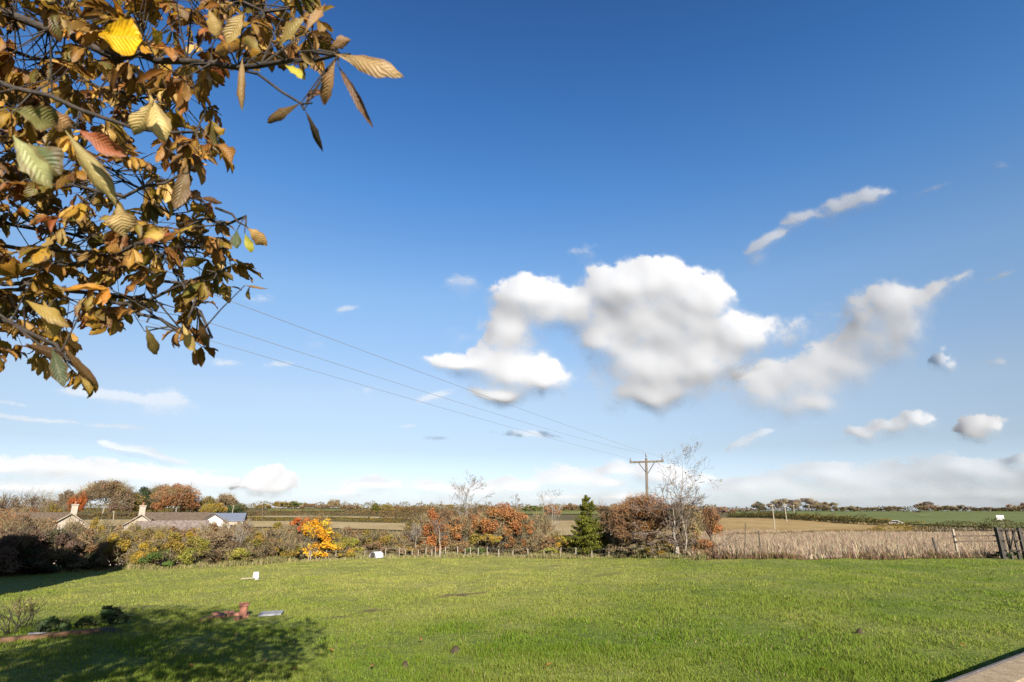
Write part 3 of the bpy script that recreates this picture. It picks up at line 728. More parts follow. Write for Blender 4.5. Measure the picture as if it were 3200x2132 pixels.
HG = 'shrubs of the hedgerow along the field'
hedgerow = [
 # px, top, width, off, colours, label, extra
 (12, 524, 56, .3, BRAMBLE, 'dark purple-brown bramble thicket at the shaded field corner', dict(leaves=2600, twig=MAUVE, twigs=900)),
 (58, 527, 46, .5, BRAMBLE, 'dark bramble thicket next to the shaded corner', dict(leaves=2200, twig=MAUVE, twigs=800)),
 (92, 534, 34, .6, BROWN, 'brown leafy bush where the shaded thicket meets the sunny hedgerow', dict(leaves=1500)),
 (22, 512, 60, 5, BROWN, 'brown autumn bush rising behind the dark thicket', dict(leaves=1500, twig=MAUVE, twigs=900)),
 (70, 517, 44, 5, MAUVE, 'bare mauve-brown bush behind the thicket, under the chimneyed gable', dict(leaves=500, twigs=1100)),
 (118, 527, 34, 1.0, GOLDEN, 'olive and yellow bush with bare pale twigs at the sunny end of the thicket', {}),
 (92, 513, 18, 12, GOLDEN, 'small golden round-headed tree beside the first gable', dict(leaves=700, twigs=80)),
 (146, 536, 36, .8, GOLDEN, 'yellow-gold bush with dark hollow at its foot', dict(leaves=1700)),
 (131, 523, 30, 4, OLIVE, 'olive bush in front of the chimneyed gable', dict(leaves=1200, twigs=500)),
 (172, 534, 38, 1.2, OLIVE, 'broad olive-brown bush below the pale mottled roof', dict(leaves=1800)),
 (196, 538, 32, .7, YGREEN, 'bright yellow-green bush below the white gable', dict(leaves=1700)),
 (160, 549, 34, .3, GREEN, 'low green bush at the foot of the olive bushes', dict(leaves=1100, twigs=150)),
 (204, 523, 34, 6, RUST, 'low rusty red bush just in front of the white gable', dict(leaves=900, twigs=300)),
 (222, 529, 40, 1.5, MAUVE, 'bare purple-brown bush beside the pale birch stem', dict(leaves=500, twigs=1300, twig=MAUVE)),
 (252, 530, 36, 1.2, OLIVE, 'grey-olive bush just behind the pale birch stem', dict(leaves=1000, twigs=900)),
 (270, 526, 38, 2.5, MAUVE, 'bare grey-brown thicket between birch stem and red maple', dict(leaves=500, twigs=1400)),
 (284, 538, 30, .8, OLIVE, 'low olive bush below the red maple', dict(leaves=1200, twigs=500)),
 (238, 546, 34, .5, YGREEN, 'low greenish bush at the foot of the birch stem', dict(leaves=900, twigs=400)),
 (305, 542, 24, 1.0, MAUVE, 'bare mauve bush between red maple and golden tree', dict(leaves=200, twigs=800)),
 (346, 536, 30, 1.0, YGREEN, 'yellow-green bush against the golden tree', dict(leaves=1500, twigs=200)),
 (366, 528, 32, 3.0, OLIVE, 'olive-brown bush above the white shelter', dict(leaves=1200, twigs=500)),
 (356, 548, 20, .6, YGREEN, 'low lime-green bush behind the first fence posts', dict(leaves=800, twigs=100)),
 (392, 531, 34, 1.6, OLIVE, 'twiggy olive bush just beyond the white shelter', dict(leaves=1000, twigs=800)),
 (372, 540, 30, 1.4, BROWN, 'brown bush directly behind the white shelter', dict(leaves=900, twigs=600)),
 (412, 527, 30, 3.0, MAUVE, 'bare grey-brown bush crossed by two thin pale stems', dict(leaves=400, twigs=1100)),
 (408, 546, 26, .9, OLIVE, 'low olive bush left of the orange-red maple', dict(leaves=900, twigs=300)),
 (448, 527, 30, 2.5, MAUVE, 'bare purplish bush between the two orange trees', dict(leaves=400, twigs=1100, twig=RED_TWIG)),
 (472, 545, 30, 1.0, GREEN, 'grey-green low bush under the rusty tree', dict(leaves=900, twigs=150)),
 (536, 530, 34, 3.5, TAN, 'pale tan twiggy bush in the gap before the conifer', dict(leaves=700, twigs=900)),
 (524, 545, 26, 1.5, BROWN, 'dark brown low bush under the tan twigs', dict(leaves=800, twigs=500)),
 (558, 529, 26, 2.2, GOLDEN, 'yellowish bush leaning against the conifer', dict(leaves=1100, twigs=300)),
 (551, 546, 24, .9, YGREEN, 'low yellow-green bush at the conifer foot', dict(leaves=900, twigs=150)),
 (626, 534, 34, 1.5, MAUVE, 'dark bare thorn bush beside the conifer', dict(leaves=500, twigs=1300)),
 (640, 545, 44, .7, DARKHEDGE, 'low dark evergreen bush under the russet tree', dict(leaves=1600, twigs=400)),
 (664, 543, 40, .9, OLIVE, 'low olive bush between russet tree and birch', dict(leaves=1200, twigs=500)),
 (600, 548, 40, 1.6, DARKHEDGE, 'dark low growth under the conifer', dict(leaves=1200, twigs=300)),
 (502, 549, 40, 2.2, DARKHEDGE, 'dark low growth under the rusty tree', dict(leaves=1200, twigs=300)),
 (704, 538, 26, 2.2, RUST, 'red-brown twiggy bush beyond the birch foot', dict(leaves=400, twigs=900, twig=RED_TWIG)),
 (712, 549, 24, .6, BRAMBLE, 'sprawling bramble where the hedgerow ends at the dry meadow', dict(leaves=350, twigs=600, twig=RED_TWIG)),
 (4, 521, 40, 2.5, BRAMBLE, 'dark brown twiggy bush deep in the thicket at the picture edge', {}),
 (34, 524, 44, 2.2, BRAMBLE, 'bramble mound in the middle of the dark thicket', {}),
 (80, 527, 36, 2.6, BROWN, 'brown bush behind the end of the dark thicket', {}),
 (104, 529, 32, 3, OLIVE, 'olive-brown bush filling the hedgerow below the first cottage', {}),
 (130, 531, 32, 2.6, GOLDEN, 'yellow-brown bush below the second cottage gable', {}),
 (150, 526, 32, 5, OLIVE, 'olive bush close under the second cottage eaves', {}),
 (166, 529, 34, 3, OLIVE, 'olive-gold bush screening the pale mottled roof', {}),
 (184, 531, 34, 3.2, GOLDEN, 'golden olive bush screening the outbuilding wall', {}),
 (198, 529, 28, 4.5, OLIVE, 'olive bush under the white gable wall', {}),
 (212, 533, 34, 2.4, MAUVE, 'bare grey bush under the slate-roofed barn', {}),
 (236, 528, 36, 3, OLIVE, 'olive bush behind the pale birch stem', {}),
 (262, 531, 34, 1.4, BROWN, 'brown bush in the middle of the bare thicket', {}),
 (286, 528, 32, 2.6, MAUVE, 'bare twiggy bush directly left of the red maple', {}),
 (330, 531, 28, 2.4, OLIVE, 'olive bush peeping out behind the golden tree', {}),
 (342, 545, 30, 0.5, GOLDEN, 'low golden bush at the edge of the golden tree', {}),
 (380, 530, 32, 3.4, BROWN, 'brown bush rising behind the white shelter', {}),
 (400, 537, 30, 1.2, MAUVE, 'bare grey bush a little past the white shelter', {}),
 (424, 543, 26, 0.9, BROWN, 'low brown bush at the foot of the orange-red maple', {}),
 (438, 533, 26, 1.6, RUST, 'rusty low bush between maple and dark forked trunk', {}),
 (460, 540, 30, 1.2, BROWN, 'brown low bush under the broad orange-brown tree', {}),
 (482, 528, 30, 3.2, OLIVE, 'olive bush glimpsed between the orange trees', {}),
 (514, 533, 28, 2.8, RUST, 'rusty bush under the sparse orange tree', {}),
 (546, 537, 30, 1.8, BROWN, 'brown bush hugging the conifer', {}),
 (570, 533, 24, 3, OLIVE, 'olive bush behind the conifer flank', {}),
 (612, 526, 30, 3, RUST, 'reddish thorn bush rising beside the conifer', {}),
 (630, 546, 36, 0.6, BRAMBLE, 'bramble mound at the foot of the russet tree', {}),
 (676, 545, 36, 1.5, BROWN, 'brown bush around the birch foot', {}),
 (694, 531, 30, 3, BROWN, 'twiggy brown bush beyond the birch', {}),
 (660, 528, 40, 3, BROWN, 'brown bush filling in under the russet crown', {}),
 (222, 519, 26, 9, OLIVE, 'olive bush hiding the foot of the slate-roofed barn', {}),
 (238, 521.5, 28, 7, BROWN, 'brown bush beyond the birch stem in front of the barn', {}),
 (208, 521.5, 22, 8, BROWN, 'small brown bush against the white gable wall', {}),
 (160, 526.5, 26, 9, GOLDEN, 'golden bush close in front of the pale mottled roof', {}),
 (186, 526.5, 24, 9, BROWN, 'brown bush close in front of the outbuilding', {}),
 (112, 521, 26, 8, TAN, 'tan bare bush between the two cottages', {}),
 (28, 518, 40, 8, BROWN, 'brown bush before the roof of the first cottage', {}),
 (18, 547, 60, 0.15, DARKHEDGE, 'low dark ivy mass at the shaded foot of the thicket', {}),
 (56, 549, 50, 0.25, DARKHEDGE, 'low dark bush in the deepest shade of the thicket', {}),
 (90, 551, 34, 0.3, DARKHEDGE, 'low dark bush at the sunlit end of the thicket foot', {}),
 (70, 515.5, 24, 12, BROWN, 'brown bush right before the pointed chimney gable', {}),
 (134, 521, 22, 10, OLIVE, 'olive bush right before the tall chimney gable', {}),
 (348, 527, 32, 4, BROWN, 'brown bush between golden tree and white shelter', {}),
 (246, 523.5, 30, 5, BROWN, 'brown bush rising behind the pale birch stem', {}),
 (274, 522, 30, 5, OLIVE, 'olive bush rising behind the bare thicket', {}),
 (152, 523.5, 24, 13, OLIVE, 'olive bush right before the main cottage roof', {}),
 (172, 524, 26, 12, BROWN, 'brown bush right before the pale mottled roof ridge', {}),
 (192, 523.5, 24, 13, GOLDEN, 'golden-brown bush right before the outbuilding end', {}),
 (40, 514, 34, 13, BROWN, 'brown twiggy bush screening the first cottage roof', {}),
 (10, 508, 44, 10, RUST, 'russet-brown tall bush at the picture edge behind the thicket', {}),
 (100, 519, 26, 13, OLIVE, 'olive bush between the two chimneys', {}),
]
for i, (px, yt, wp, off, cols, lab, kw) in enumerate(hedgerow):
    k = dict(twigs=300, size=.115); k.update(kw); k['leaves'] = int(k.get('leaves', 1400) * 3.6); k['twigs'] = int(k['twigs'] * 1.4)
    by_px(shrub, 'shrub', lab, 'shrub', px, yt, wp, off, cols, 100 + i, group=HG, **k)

def tree(px, yt, wp, off, cols, lab, seed, name='autumn_tree', **kw):
    k = dict(trunk=.09, leaves=2400, twigs=500, size=.115, k=30, stems=6); k.update(kw); k['leaves'] = int(k['leaves'] * 2.8)
    return by_px(shrub, name, lab, 'tree', px, yt, wp, off, cols, seed, **k)
HT = 'trees of the hedgerow along the field'
tree(298, 514, 26, 3.0, REDORANGE, 'small red-orange maple touching the golden tree', 201, z0=1.2, leaves=1900, group=HT)
tree(317, 515, 30, 1.6, GOLD, 'brilliant golden-yellow autumn tree', 202, z0=.9, leaves=2600, group=HT)
by_px(shrub, 'shrub', 'low golden-orange skirt of leaves under the golden tree', 'shrub', 318, 540, 42, .9, GOLD, 203, leaves=1500, twigs=80, group=HG)
tree(430, 508, 26, 1.6, ORANGE, 'slim orange-red maple at the fence, first of the orange trees', 204, z0=.4, leaves=2400, group=HT)
tree(459, 516, 30, 2.2, RUST, 'broad orange-brown tree below the tall bare tree', 205, z0=1.0, leaves=1800, twigs=700, group=HT)
tree(503, 504, 44, 1.8, RUST, 'large rusty orange tree, tallest of the orange trees', 206, z0=1.1, leaves=3400, twigs=900, k=30, group=HT)
tree(522, 515, 24, 2.4, ORANGE, 'small tree with sparse orange leaves beside the rusty tree', 207, z0=1.5, leaves=800, twigs=600, group=HT)
tree(490, 533, 26, .9, GOLDEN, 'low yellowish tree in front of the rusty tree', 208, z0=.9, leaves=900, twigs=200, trunk=.05, group=HT)
tree(445, 509, 30, 4.5, BROWN, 'brown tree filling the gap behind the dark forked trunk', 214, z0=.6, leaves=1700, twigs=900, twig=RED_TWIG, group=HT)
tree(478, 508, 28, 5, RUST, 'dull russet tree behind the feathery bare tree', 215, z0=.6, leaves=1700, twigs=900, twig=RED_TWIG, group=HT)
tree(540, 514, 26, 6, TAN, 'tan tree behind the bushes just before the conifer', 216, z0=.6, leaves=1300, twigs=900, group=HT)
tree(416, 515, 26, 6, OLIVE, 'olive-brown tree behind the slender pale trunk', 217, z0=.6, leaves=1500, twigs=700, group=HT)
tree(612, 502, 28, 12, TAN, 'distant pinkish tan bare tree behind the conifer', 209, z0=1, leaves=700, twigs=1300, twig=RED_TWIG, group=HT)
tree(648, 492, 58, 2.2, RUST, 'wide russet tree with drooping outer branches below the power pole', 210, z0=1.0, leaves=3400, twigs=2600, twig=RED_TWIG, k=34, stems=9, size=.105, group=HT)
tree(634, 512, 40, 1.4, BROWN, 'spreading dark brown thorn tree at the foot of the russet tree', 211, z0=.8, leaves=1300, twigs=1800, twig=RED_TWIG, group=HT)
tree(687, 501, 32, 3.5, TAN, 'dull orange-tan round tree behind the birch', 212, z0=1.0, leaves=1900, twigs=900, group=HT)
tree(712, 505, 26, 16, RUST, 'reddish bare tree further off behind the birch', 213, z0=.8, leaves=700, twigs=900, twig=RED_TWIG, group=HT)

def bare_tree(name, label, px, yt, wpx, off, seed, fine=.006, r0=.09, lvl=5, up=.16, spread=.5, mat='twig', trunk_mat='bark', split=.32, cap=26000, leaves=0, lean=0.):
    th = tpx(px); r = float(edge_r(th)) + off
    pos = on_bearing(px, r); h = z_at(px, yt, r) - pos.z
    rg = np.random.default_rng(seed)
    t = empty(name, pos, label, 'tree', HT)
    W = wpx * m_per_px(px, r)
    n = 12; zz = np.linspace(0, 1, n)
    P = np.stack([lean * zz ** 1.5 * W + .04 * h * (fbm(zz * 3, zz * 0, 2, seed)), .03 * h * fbm(zz * 3, zz * 0 + 5, 2, seed), zz * h - .1], -1)
    V, Q = tube_np(P, r0 * (1 - .88 * zz), 6)
    mesh_np('trunk', V, Q, M[trunk_mat], t, smooth_=True)
    seg = []
    for z in np.linspace(split, .97, 20):
        i = z * (n - 1); p = P[int(i)] + (P[min(int(i) + 1, n - 1)] - P[int(i)]) * (i % 1)
        a = rg.uniform(0, 6.28); reach = W / 2 * math.sin(math.pi * min(1, (1 - z) / (1 - split) * .8 + .12)) * rg.uniform(.6, 1.2)
        d = np.array([math.cos(a), math.sin(a) * .8, rg.uniform(.35, .9)]); d /= np.linalg.norm(d)
        grow(seg, p, d, max(.25, reach * .75), r0 * .32 * (1.1 - z), min(lvl, 4 if W > 2.5 else 3), rg, spread=spread, up=up, kids=(2, 3), shrink=.7, steps=3)
    seg = np.array(seg[:cap]); seg[:, 6:] = np.maximum(seg[:, 6:], fine)
    V, Q = segs_np(seg, 3)
    mesh_np('crown', V, Q, M[mat], t)
    if leaves:
        P2 = seg[rg.integers(0, len(seg), leaves), 3:6] + rg.normal(0, .1, (leaves, 3))
        V, Q = leaf_quads(P2, .10, rg)
        mesh_np('leaves', V, Q, M['leaf'], t, col=np.repeat(pal(TAN, leaves, rg), 4, 0))
    return t
bare_tree('bare_tree', 'tall thin silver birch with sparse bare crown, highest tree of the hedgerow', 684, 453, 36, 1.2, 301, trunk_mat='pale_bark', r0=.06, fine=.0045, split=.4, leaves=300, lean=.12)
bare_tree('bare_tree', 'pale bare tree with feathery crown above the orange-brown tree', 466, 488, 34, 5, 302, mat='pale_twig', trunk_mat='pale_bark', r0=.09, split=.3, fine=.008)
bare_tree('bare_tree', 'thin pale leaning birch stem standing in the hedgerow before the red maple', 238, 524, 12, .4, 303, mat='pale_twig', trunk_mat='pale_bark', r0=.05, split=.5, lean=.3)
bare_tree('bare_tree', 'slender pale trunk beside the first orange maple', 416, 528, 10, .5, 304, mat='pale_twig', trunk_mat='pale_bark', r0=.045, split=.6)
bare_tree('bare_tree', 'thin bare twiggy tree between tan bush and conifer', 553, 494, 22, 8, 305, r0=.06, split=.3, mat='pale_twig', trunk_mat='pale_bark')
bare_tree('bare_tree', 'dark forked trunk standing between the orange trees at the fence', 441, 524, 16, .3, 306, r0=.06, split=.5, mat='twig', trunk_mat='pale_bark', lean=-.2)
bare_tree('bare_tree', 'small bare spike-topped tree over the rusty tree', 516, 497, 12, 2.5, 307, r0=.05, split=.4)
bare_tree('bare_tree', 'multi-stemmed bare tree with long drooping boughs at the foot of the birch', 676, 507, 56, .4, 308, r0=.11, split=.16, up=.02, spread=.6, mat='twig', trunk_mat='pale_bark', fine=.009)

def conifer(label, px, yt, wpx, off, seed):
    th = tpx(px); r = float(edge_r(th)) + off
    pos = on_bearing(px, r); h = z_at(px, yt, r) - pos.z; W = wpx * m_per_px(px, r)
    rg = np.random.default_rng(seed)
    t = empty('conifer', pos, label, 'tree', HT)
    V, Q = tube_np(np.array([(0, 0, -.1), (.02, 0, h * .5), (0, 0, h)]), np.array([.1, .06, .012]), 6)
    mesh_np('trunk', V, Q, M['bark'], t)
    Ps, Os, ids, seg = [], [], [], []
    k = 0
    for z in np.concatenate([np.linspace(.17, .62, 60), np.linspace(.62, .97, 26)]):
        L = W / 2 * min(1, (1 - z) / .72 + .06) * rg.uniform(.78, 1.12)
        a = rg.uniform(0, 6.28); rise = .55 if z > .72 else .12
        m = 9; s = np.linspace(.05, 1, m)
        bx = np.stack([np.cos(a) * L * s, np.sin(a) * L * s, z * h + L * (rise * s - .28 * (s - s * s) * 2) - .1 * L * s], -1)
        for j in range(m - 1): seg.append((*bx[j], *bx[j + 1], .018 * (1.1 - s[j]), .014 * (1.05 - s[j])))
        nl = int(36 + 110 * L)
        ss = rg.uniform(.12, 1, nl); q = np.stack([np.interp(ss, s, bx[:, c]) for c in range(3)], -1)
        wd = .20 * (1.15 - ss) * L + .04
        q += np.stack([-np.sin(a) * rg.normal(0, 1, nl) * wd, np.cos(a) * rg.normal(0, 1, nl) * wd, rg.normal(-.03, .05, nl) - .06 * rg.random(nl)], -1)
        Ps.append(q); Os.append(np.tile([np.cos(a), np.sin(a), .3], (nl, 1))); ids.append(np.full(nl, k)); k += 1
    sv_, sq_ = segs_np(np.array(seg), 4)
    crown_mesh('crown', np.concatenate(Ps), np.concatenate(ids), np.concatenate(Os), .12, FIR, rg, M['leaf'], t, .4, (sv_, sq_, np.tile([.10, .08, .05], (len(sv_), 1))))
conifer('green pyramidal conifer standing alone of its kind in the hedgerow', 588.7, 494.5, 46, 1.0, 320)

def undergrowth():
    rg = np.random.default_rng(390); n = 16000
    px = rg.uniform(-30, 700, n); tg = np.linspace(-30, 700, 200); th = np.interp(px, tg, [tpx(p) for p in tg])
    r = edge_r(th) + rg.uniform(.7, 3.4, n); X, Y = r * np.sin(th), r * np.cos(th)
    hh = (.75 + .5 * vnoise(X / 1.7, Y / 1.7, 391)) * rg.random(n) ** 1.2 * 1.15
    P = np.stack([X, Y, zg(X, Y) + hh], -1)
    V, Q = leaf_quads(P, .16, rg)
    mixn = (fbm(X / 2.5, Y / 2.5, 3, 392) > .05)[:, None]
    c = np.where(mixn, pal([(.10, .085, .03, 2), (.14, .11, .045, 2), (.07, .065, .025, 2)], n, rg), pal([(.17, .11, .06, 2), (.12, .08, .045, 2), (.2, .15, .07, 1)], n, rg))
    tag(mesh_np('undergrowth', V, Q, M['leaf'], col=np.repeat(c, 4, 0)), 'tangled brown and olive undergrowth at the foot of the hedgerow', kind='stuff')
undergrowth()
# dead fallen boughs at the end of the hedgerow
b_ = on_ground(697, 557)
rg = np.random.default_rng(330); seg = []
for a, l in ((.1, 2.3), (.3, 1.8), (-.15, 1.6)): grow(seg, np.array([0, 0, .5]), np.array([1, a, -.12]), l, .035, 2, rg, up=-.03)
V, Q = segs_np(seg, 4); o = mesh_np('fallen_bough', V, Q, M['bark'], loc=b_ + Vector((0, .5, 0))); tag(o, 'fallen bare bough arching down at the foot of the birch', 'branch')
# ------------------------------------------------------------------ the slopes beyond: hedges, trees, houses, poles
def hedge(label, pts, hpx, cols, seed, w=1.6, dens=1.0, group='field hedges on the slopes', rr=None, name='hedge', uneven=.35):
    rg = np.random.default_rng(seed)
    if rr: P = np.array([on_bearing(p, r_) for (p, _), r_ in zip(pts, rr)])
    else: P = np.array([on_ground(p, y) for p, y in pts])
    L = np.concatenate([[0], np.cumsum(np.linalg.norm(np.diff(P, axis=0), axis=1))])
    rmean = np.hypot(P[:, 0], P[:, 1]).mean()
    size = max(.18, rmean * .0019)
    hm = np.array([hp * m_per_px(p, float(np.hypot(a[0], a[1]))) for (p, _), a, hp in zip(pts, P, np.broadcast_to(hpx, len(pts)))])
    n = int(min(22000, max(500, 2.6 * L[-1] * hm.mean() * 2 / size ** 2)) * dens)
    s = rg.uniform(0, L[-1], n)
    q = np.stack([np.interp(s, L, P[:, k]) for k in range(3)], -1)
    h = np.interp(s, L, hm) * (1 + uneven * vnoise(s / 3.1, s * 0 + seed, seed) + .25 * uneven * vnoise(s / .9, s * 0, seed))
    a = rg.uniform(0, 2 * math.pi, n); rad = rg.random(n) ** .35
    y = np.cos(a) * rad; z = (np.sin(a) * rad * .5 + .5)
    T = np.gradient(P, axis=0); T = T[:, :2] / np.linalg.norm(T[:, :2], axis=1)[:, None]
    tx = np.interp(s, L, T[:, 0]); ty = np.interp(s, L, T[:, 1])
    q[:, 0] += -ty * y * w / 2; q[:, 1] += tx * y * w / 2; q[:, 2] += z * h
    o = np.stack([-ty * y, tx * y, z * 2 - 1], -1)
    V, Q = leaf_quads(q, size, rg, o)
    ci = (s / 2.5).astype(int); k = ci.max() + 1
    c = pal(cols, k, rg, .12)[ci] * .45 + pal(cols, n, rg, .12) * .25 + pal(OLIVE, n, rg, .1) * .3
    c0 = P[len(P) // 2].copy()
    ob = mesh_np(name, V - c0, Q, M['far_leaf'], col=np.repeat((c * .85).clip(.004, .9), 4, 0), loc=c0)
    return tag(ob, label, 'hedge', group)

def far_tree(px, ytop, wpx, r, cols, lab, seed, leaves=700, z0f=.04, trunk='bark', stems=5, group='distant trees on the slopes', twigs=260, name='distant_tree', twig=GREY_TWIG):
    pos = on_bearing(px, r, 510)
    h = max(2., z_at(px, ytop, r) - pos.z)
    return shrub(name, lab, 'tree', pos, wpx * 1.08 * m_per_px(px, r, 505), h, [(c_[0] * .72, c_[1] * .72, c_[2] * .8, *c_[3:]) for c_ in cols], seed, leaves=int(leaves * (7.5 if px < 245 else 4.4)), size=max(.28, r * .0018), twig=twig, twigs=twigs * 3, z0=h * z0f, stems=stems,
    k=46 if px < 245 else 26, mat='far_leaf', trunk=max(.2, h * .022), twigr=r * .00011, group=group, barkm=trunk)

FAR = [
 (4, 492, 30, 190, MAUVE, 'dark mauve bare tree at the picture edge above the shaded thicket', {}),
 (36, 489, 40, 200, BROWN, 'brown bushy tree beside the dark mauve one above the thicket', {}),
 (20, 501, 46, 150, RUST, 'low russet tree in front of the mauve and brown trees', dict(z0f=.05)),
 (52, 497, 24, 170, OLIVE, 'small olive tree ending the dark group above the thicket', {}),
 (67, 489, 20, 330, MAUVE, 'grey-brown tree touching the small red tree on the hill', {}),
 (76, 490, 15, 322, REDORANGE, 'small dark red tree on the wooded hill', dict(leaves=500)),
 (103, 479, 44, 332, BROWN, 'huge round pale-trunked tree, tallest on the wooded hill', dict(leaves=1500, twigs=900, z0f=.3, trunk='pale_bark', stems=9)),
 (120, 490, 22, 326, MAUVE, 'bare mauve tree between the huge tree and the dark green one', {}),
 (132, 492, 22, 330, OLIVE, 'low olive tree right under the slanting grey cloud', {}),
 (141, 486, 24, 336, DARKGREEN, 'dark green evergreen tree on the wooded hill', dict(leaves=1100, z0f=.05)),
 (156, 483, 26, 338, BROWN, 'brown tree squeezed between evergreen and big orange-topped tree', {}),
 (173, 482, 42, 330, RUST, 'big round orange-topped tree on the wooded hill', dict(leaves=1500, twigs=500, z0f=.1)),
 (189, 492, 16, 334, BROWN, 'small dark brown tree on the flank of the orange-topped tree', {}),
 (206, 495, 16, 338, OLIVE, 'small grey-olive tree beyond the wooded hill', {}),
 (213, 502, 24, 320, GOLDEN, 'low golden-olive tree below the small grey-olive tree', dict(z0f=.03)),
 (226, 493, 19, 330, TAN, 'round tan tree standing by the pale leaning pole', dict(z0f=.25)),
 (238, 503, 18, 325, DARKGREEN, 'low dark green tree right of the pale leaning pole', dict(z0f=.03)),
 (262, 504, 16, 520, OLIVE, 'faint olive tree on the skyline past the pale pole', {}),
 (282, 501, 18, 520, OLIVE, 'olive tree on the skyline above the red maple', {}),
 (294, 501, 14, 525, GREEN, 'greenish tree on the skyline above red and gold trees', {}),
 (308, 503, 18, 520, BROWN, 'brown tree on the skyline above the golden tree', {}),
 (333, 499, 13, 520, TAN, 'round tan tree standing out on the skyline', dict(z0f=.1)),
 (322, 504, 14, 530, MAUVE, 'low mauve tree on the skyline left of the round tan one', {}),
 (350, 504, 22, 525, BROWN, 'long low brown tree on the skyline', {}),
 (374, 503, 9, 400, FIR, 'dark green spruce-like tree on the slope above the white shelter', dict(z0f=.02)),
 (385, 504, 16, 405, OLIVE, 'grey-green tree next to the dark spruce on the slope', dict(z0f=.02)),
 (402, 505, 22, 430, BROWN, 'brown tree on the slope past the dark spruce', {}),
 (424, 505, 24, 460, BROWN, 'brown tree on the slope above the orange-red maple', {}),
 (446, 504, 26, 440, OLIVE, 'olive tree on the slope behind the feathery bare tree', {}),
 (484, 505, 22, 440, BROWN, 'brown tree on the slope glimpsed beside the rusty tree', {}),
 (534, 505, 24, 430, GREEN, 'green tree on the slope in the gap by the tan bush', dict(z0f=.02)),
 (552, 503, 16, 300, RUST, 'small pinkish tree on the slope behind the tan bush', {}),
 (572, 504, 20, 420, BROWN, 'brown tree on the slope beside the conifer top', {}),
 (722, 506, 20, 300, RUST, 'low red-brown tree on the slope past the birch', dict(z0f=.02)),
 (742, 508, 24, 350, BROWN, 'low brown tree starting the skyline of the pasture', dict(z0f=.02)),
 (759, 501.5, 11, 372, DARKGREEN, 'small dark tree just before the twin-domed trees on the pasture skyline', dict(z0f=.05)),
 (784, 498.5, 24, 375, MAUVE, 'flat-domed mauve tree, first of the twin-domed pair', dict(leaves=900, twigs=500, z0f=.1)),
 (806, 498, 24, 378, MAUVE, 'domed grey tree, second of the twin-domed pair', dict(leaves=800, twigs=600, z0f=.1)),
 (828, 502, 23, 375, OLIVE, 'round grey-green tree following the twin-domed pair', dict(leaves=900, z0f=.05)),
 (850, 506, 20, 378, OLIVE, 'low olive tree after the round grey-green tree', {}),
 (872, 507, 16, 378, BROWN, 'low brown tree midway along the pasture skyline', {}),
 (893, 505.5, 17, 375, MAUVE, 'low domed dark mauve tree midway along the pasture skyline', {}),
 (926, 501, 14, 378, MAUVE, 'tall bare domed tree standing over a red-brown one', {}),
 (932, 504.5, 18, 372, RUST, 'red-brown tree under the tall bare dome on the pasture skyline', {}),
 (947, 505.5, 15, 378, OLIVE, 'grey tree past the red-brown one on the pasture skyline', {}),
 (963, 505, 22, 375, BROWN, 'wide dark brown domed tree above the rail fence', {}),
 (986, 507, 18, 376, MAUVE, 'low mauve tree on the skyline above the gate', {}),
 (1003, 508, 18, 376, DARKGREEN, 'low dark tree on the skyline above the white board', {}),
 (1022, 503, 26, 372, RUST, 'dark reddish tree at the picture edge above the gate', {}),
]
for i, (px, yt, wp, r, cols, lab, kw) in enumerate(FAR):
    if px > 700: cols = [(c_[0] * .5 + .10, c_[1] * .5 + .085, c_[2] * .5 + .075, *c_[3:]) for c_ in cols]; wp *= 1.15  # haze put into the colours: far trees on this side paled towards grey
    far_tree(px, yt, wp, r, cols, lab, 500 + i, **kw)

hedge('long brown hedge at the foot of the wooded hill', [(40, 514), (90, 513), (150, 513.5), (200, 514.5), (245, 515)], [13, 11, 10, 10, 8], OLIVE, 601)
hedge('thick brown hedge band below the wooded hill above the roofs', [(58, 520), (110, 518.5), (160, 518.5), (232, 519)], 6, BROWN, 602)
hedge('skyline hedge running from the wooded hill over the orange trees', [(232, 0), (300, 0), (380, 0), (450, 0), (560, 0), (720, 0)], 6, OLIVE, 603, rr=[540, 545, 540, 520, 480, 380])
hedge('brown scrubby hedge just under the skyline green field', [(240, 515.5), (300, 515), (350, 515), (430, 516), (470, 517)], 5.5, BROWN, 604)
hedge('dark hedge between the two stubble strips', [(228, 520.5), (290, 521), (350, 521), (400, 522.8), (430, 524)], 4.5, OLIVE, 605)
hedge('brown scrub on the slope behind the orange trees', [(396, 512), (450, 512), (520, 511), (575, 511), (640, 511)], 5.5, BROWN, 606)
hedge('tangled scrub on the slope behind the fence line', [(380, 519), (430, 520), (470, 520), (520, 517)], 6, BROWN, 607)
hedge('long dark hedge slanting down across the pasture', [(728, 517.5), (770, 519), (810, 521.3), (850, 524.5), (880, 526), (903, 526.6)], [4, 6, 7, 8.5, 8, 6], DARKHEDGE, 608, w=2.6)
hedge('green-topped hedge on the pasture side of the slanting dark hedge', [(730, 515.5), (790, 518), (850, 521), (905, 523.5), (925, 524)], [3, 4, 4.5, 3, 2.5], OLIVE, 609)
hedge('dark hedge along the skyline of the pasture', [(690, 0), (780, 0), (880, 0), (960, 0), (1040, 0), (1400, 0)], 4.6, DARKHEDGE, 610, rr=[372, 368, 368, 366, 364, 360], w=3)
hedge('dark hedge along the top of the dry meadow', [(905, 532), (930, 532.5), (960, 532), (990, 531.5)], [8, 10, 10, 10], DARKHEDGE, 611, w=2.2, uneven=.3)
hedge('dark hedge rising to the picture edge behind the gate', [(985, 532), (1003, 532), (1020, 532), (1060, 532), (1350, 532)], [10, 13, 8, 12, 10], DARKHEDGE, 612, w=2.2)
hedge('low golden-brown bushes between the two dark hedges', [(868, 532.5), (890, 532.5), (912, 532.5)], [4, 8, 7], GOLDEN, 613)
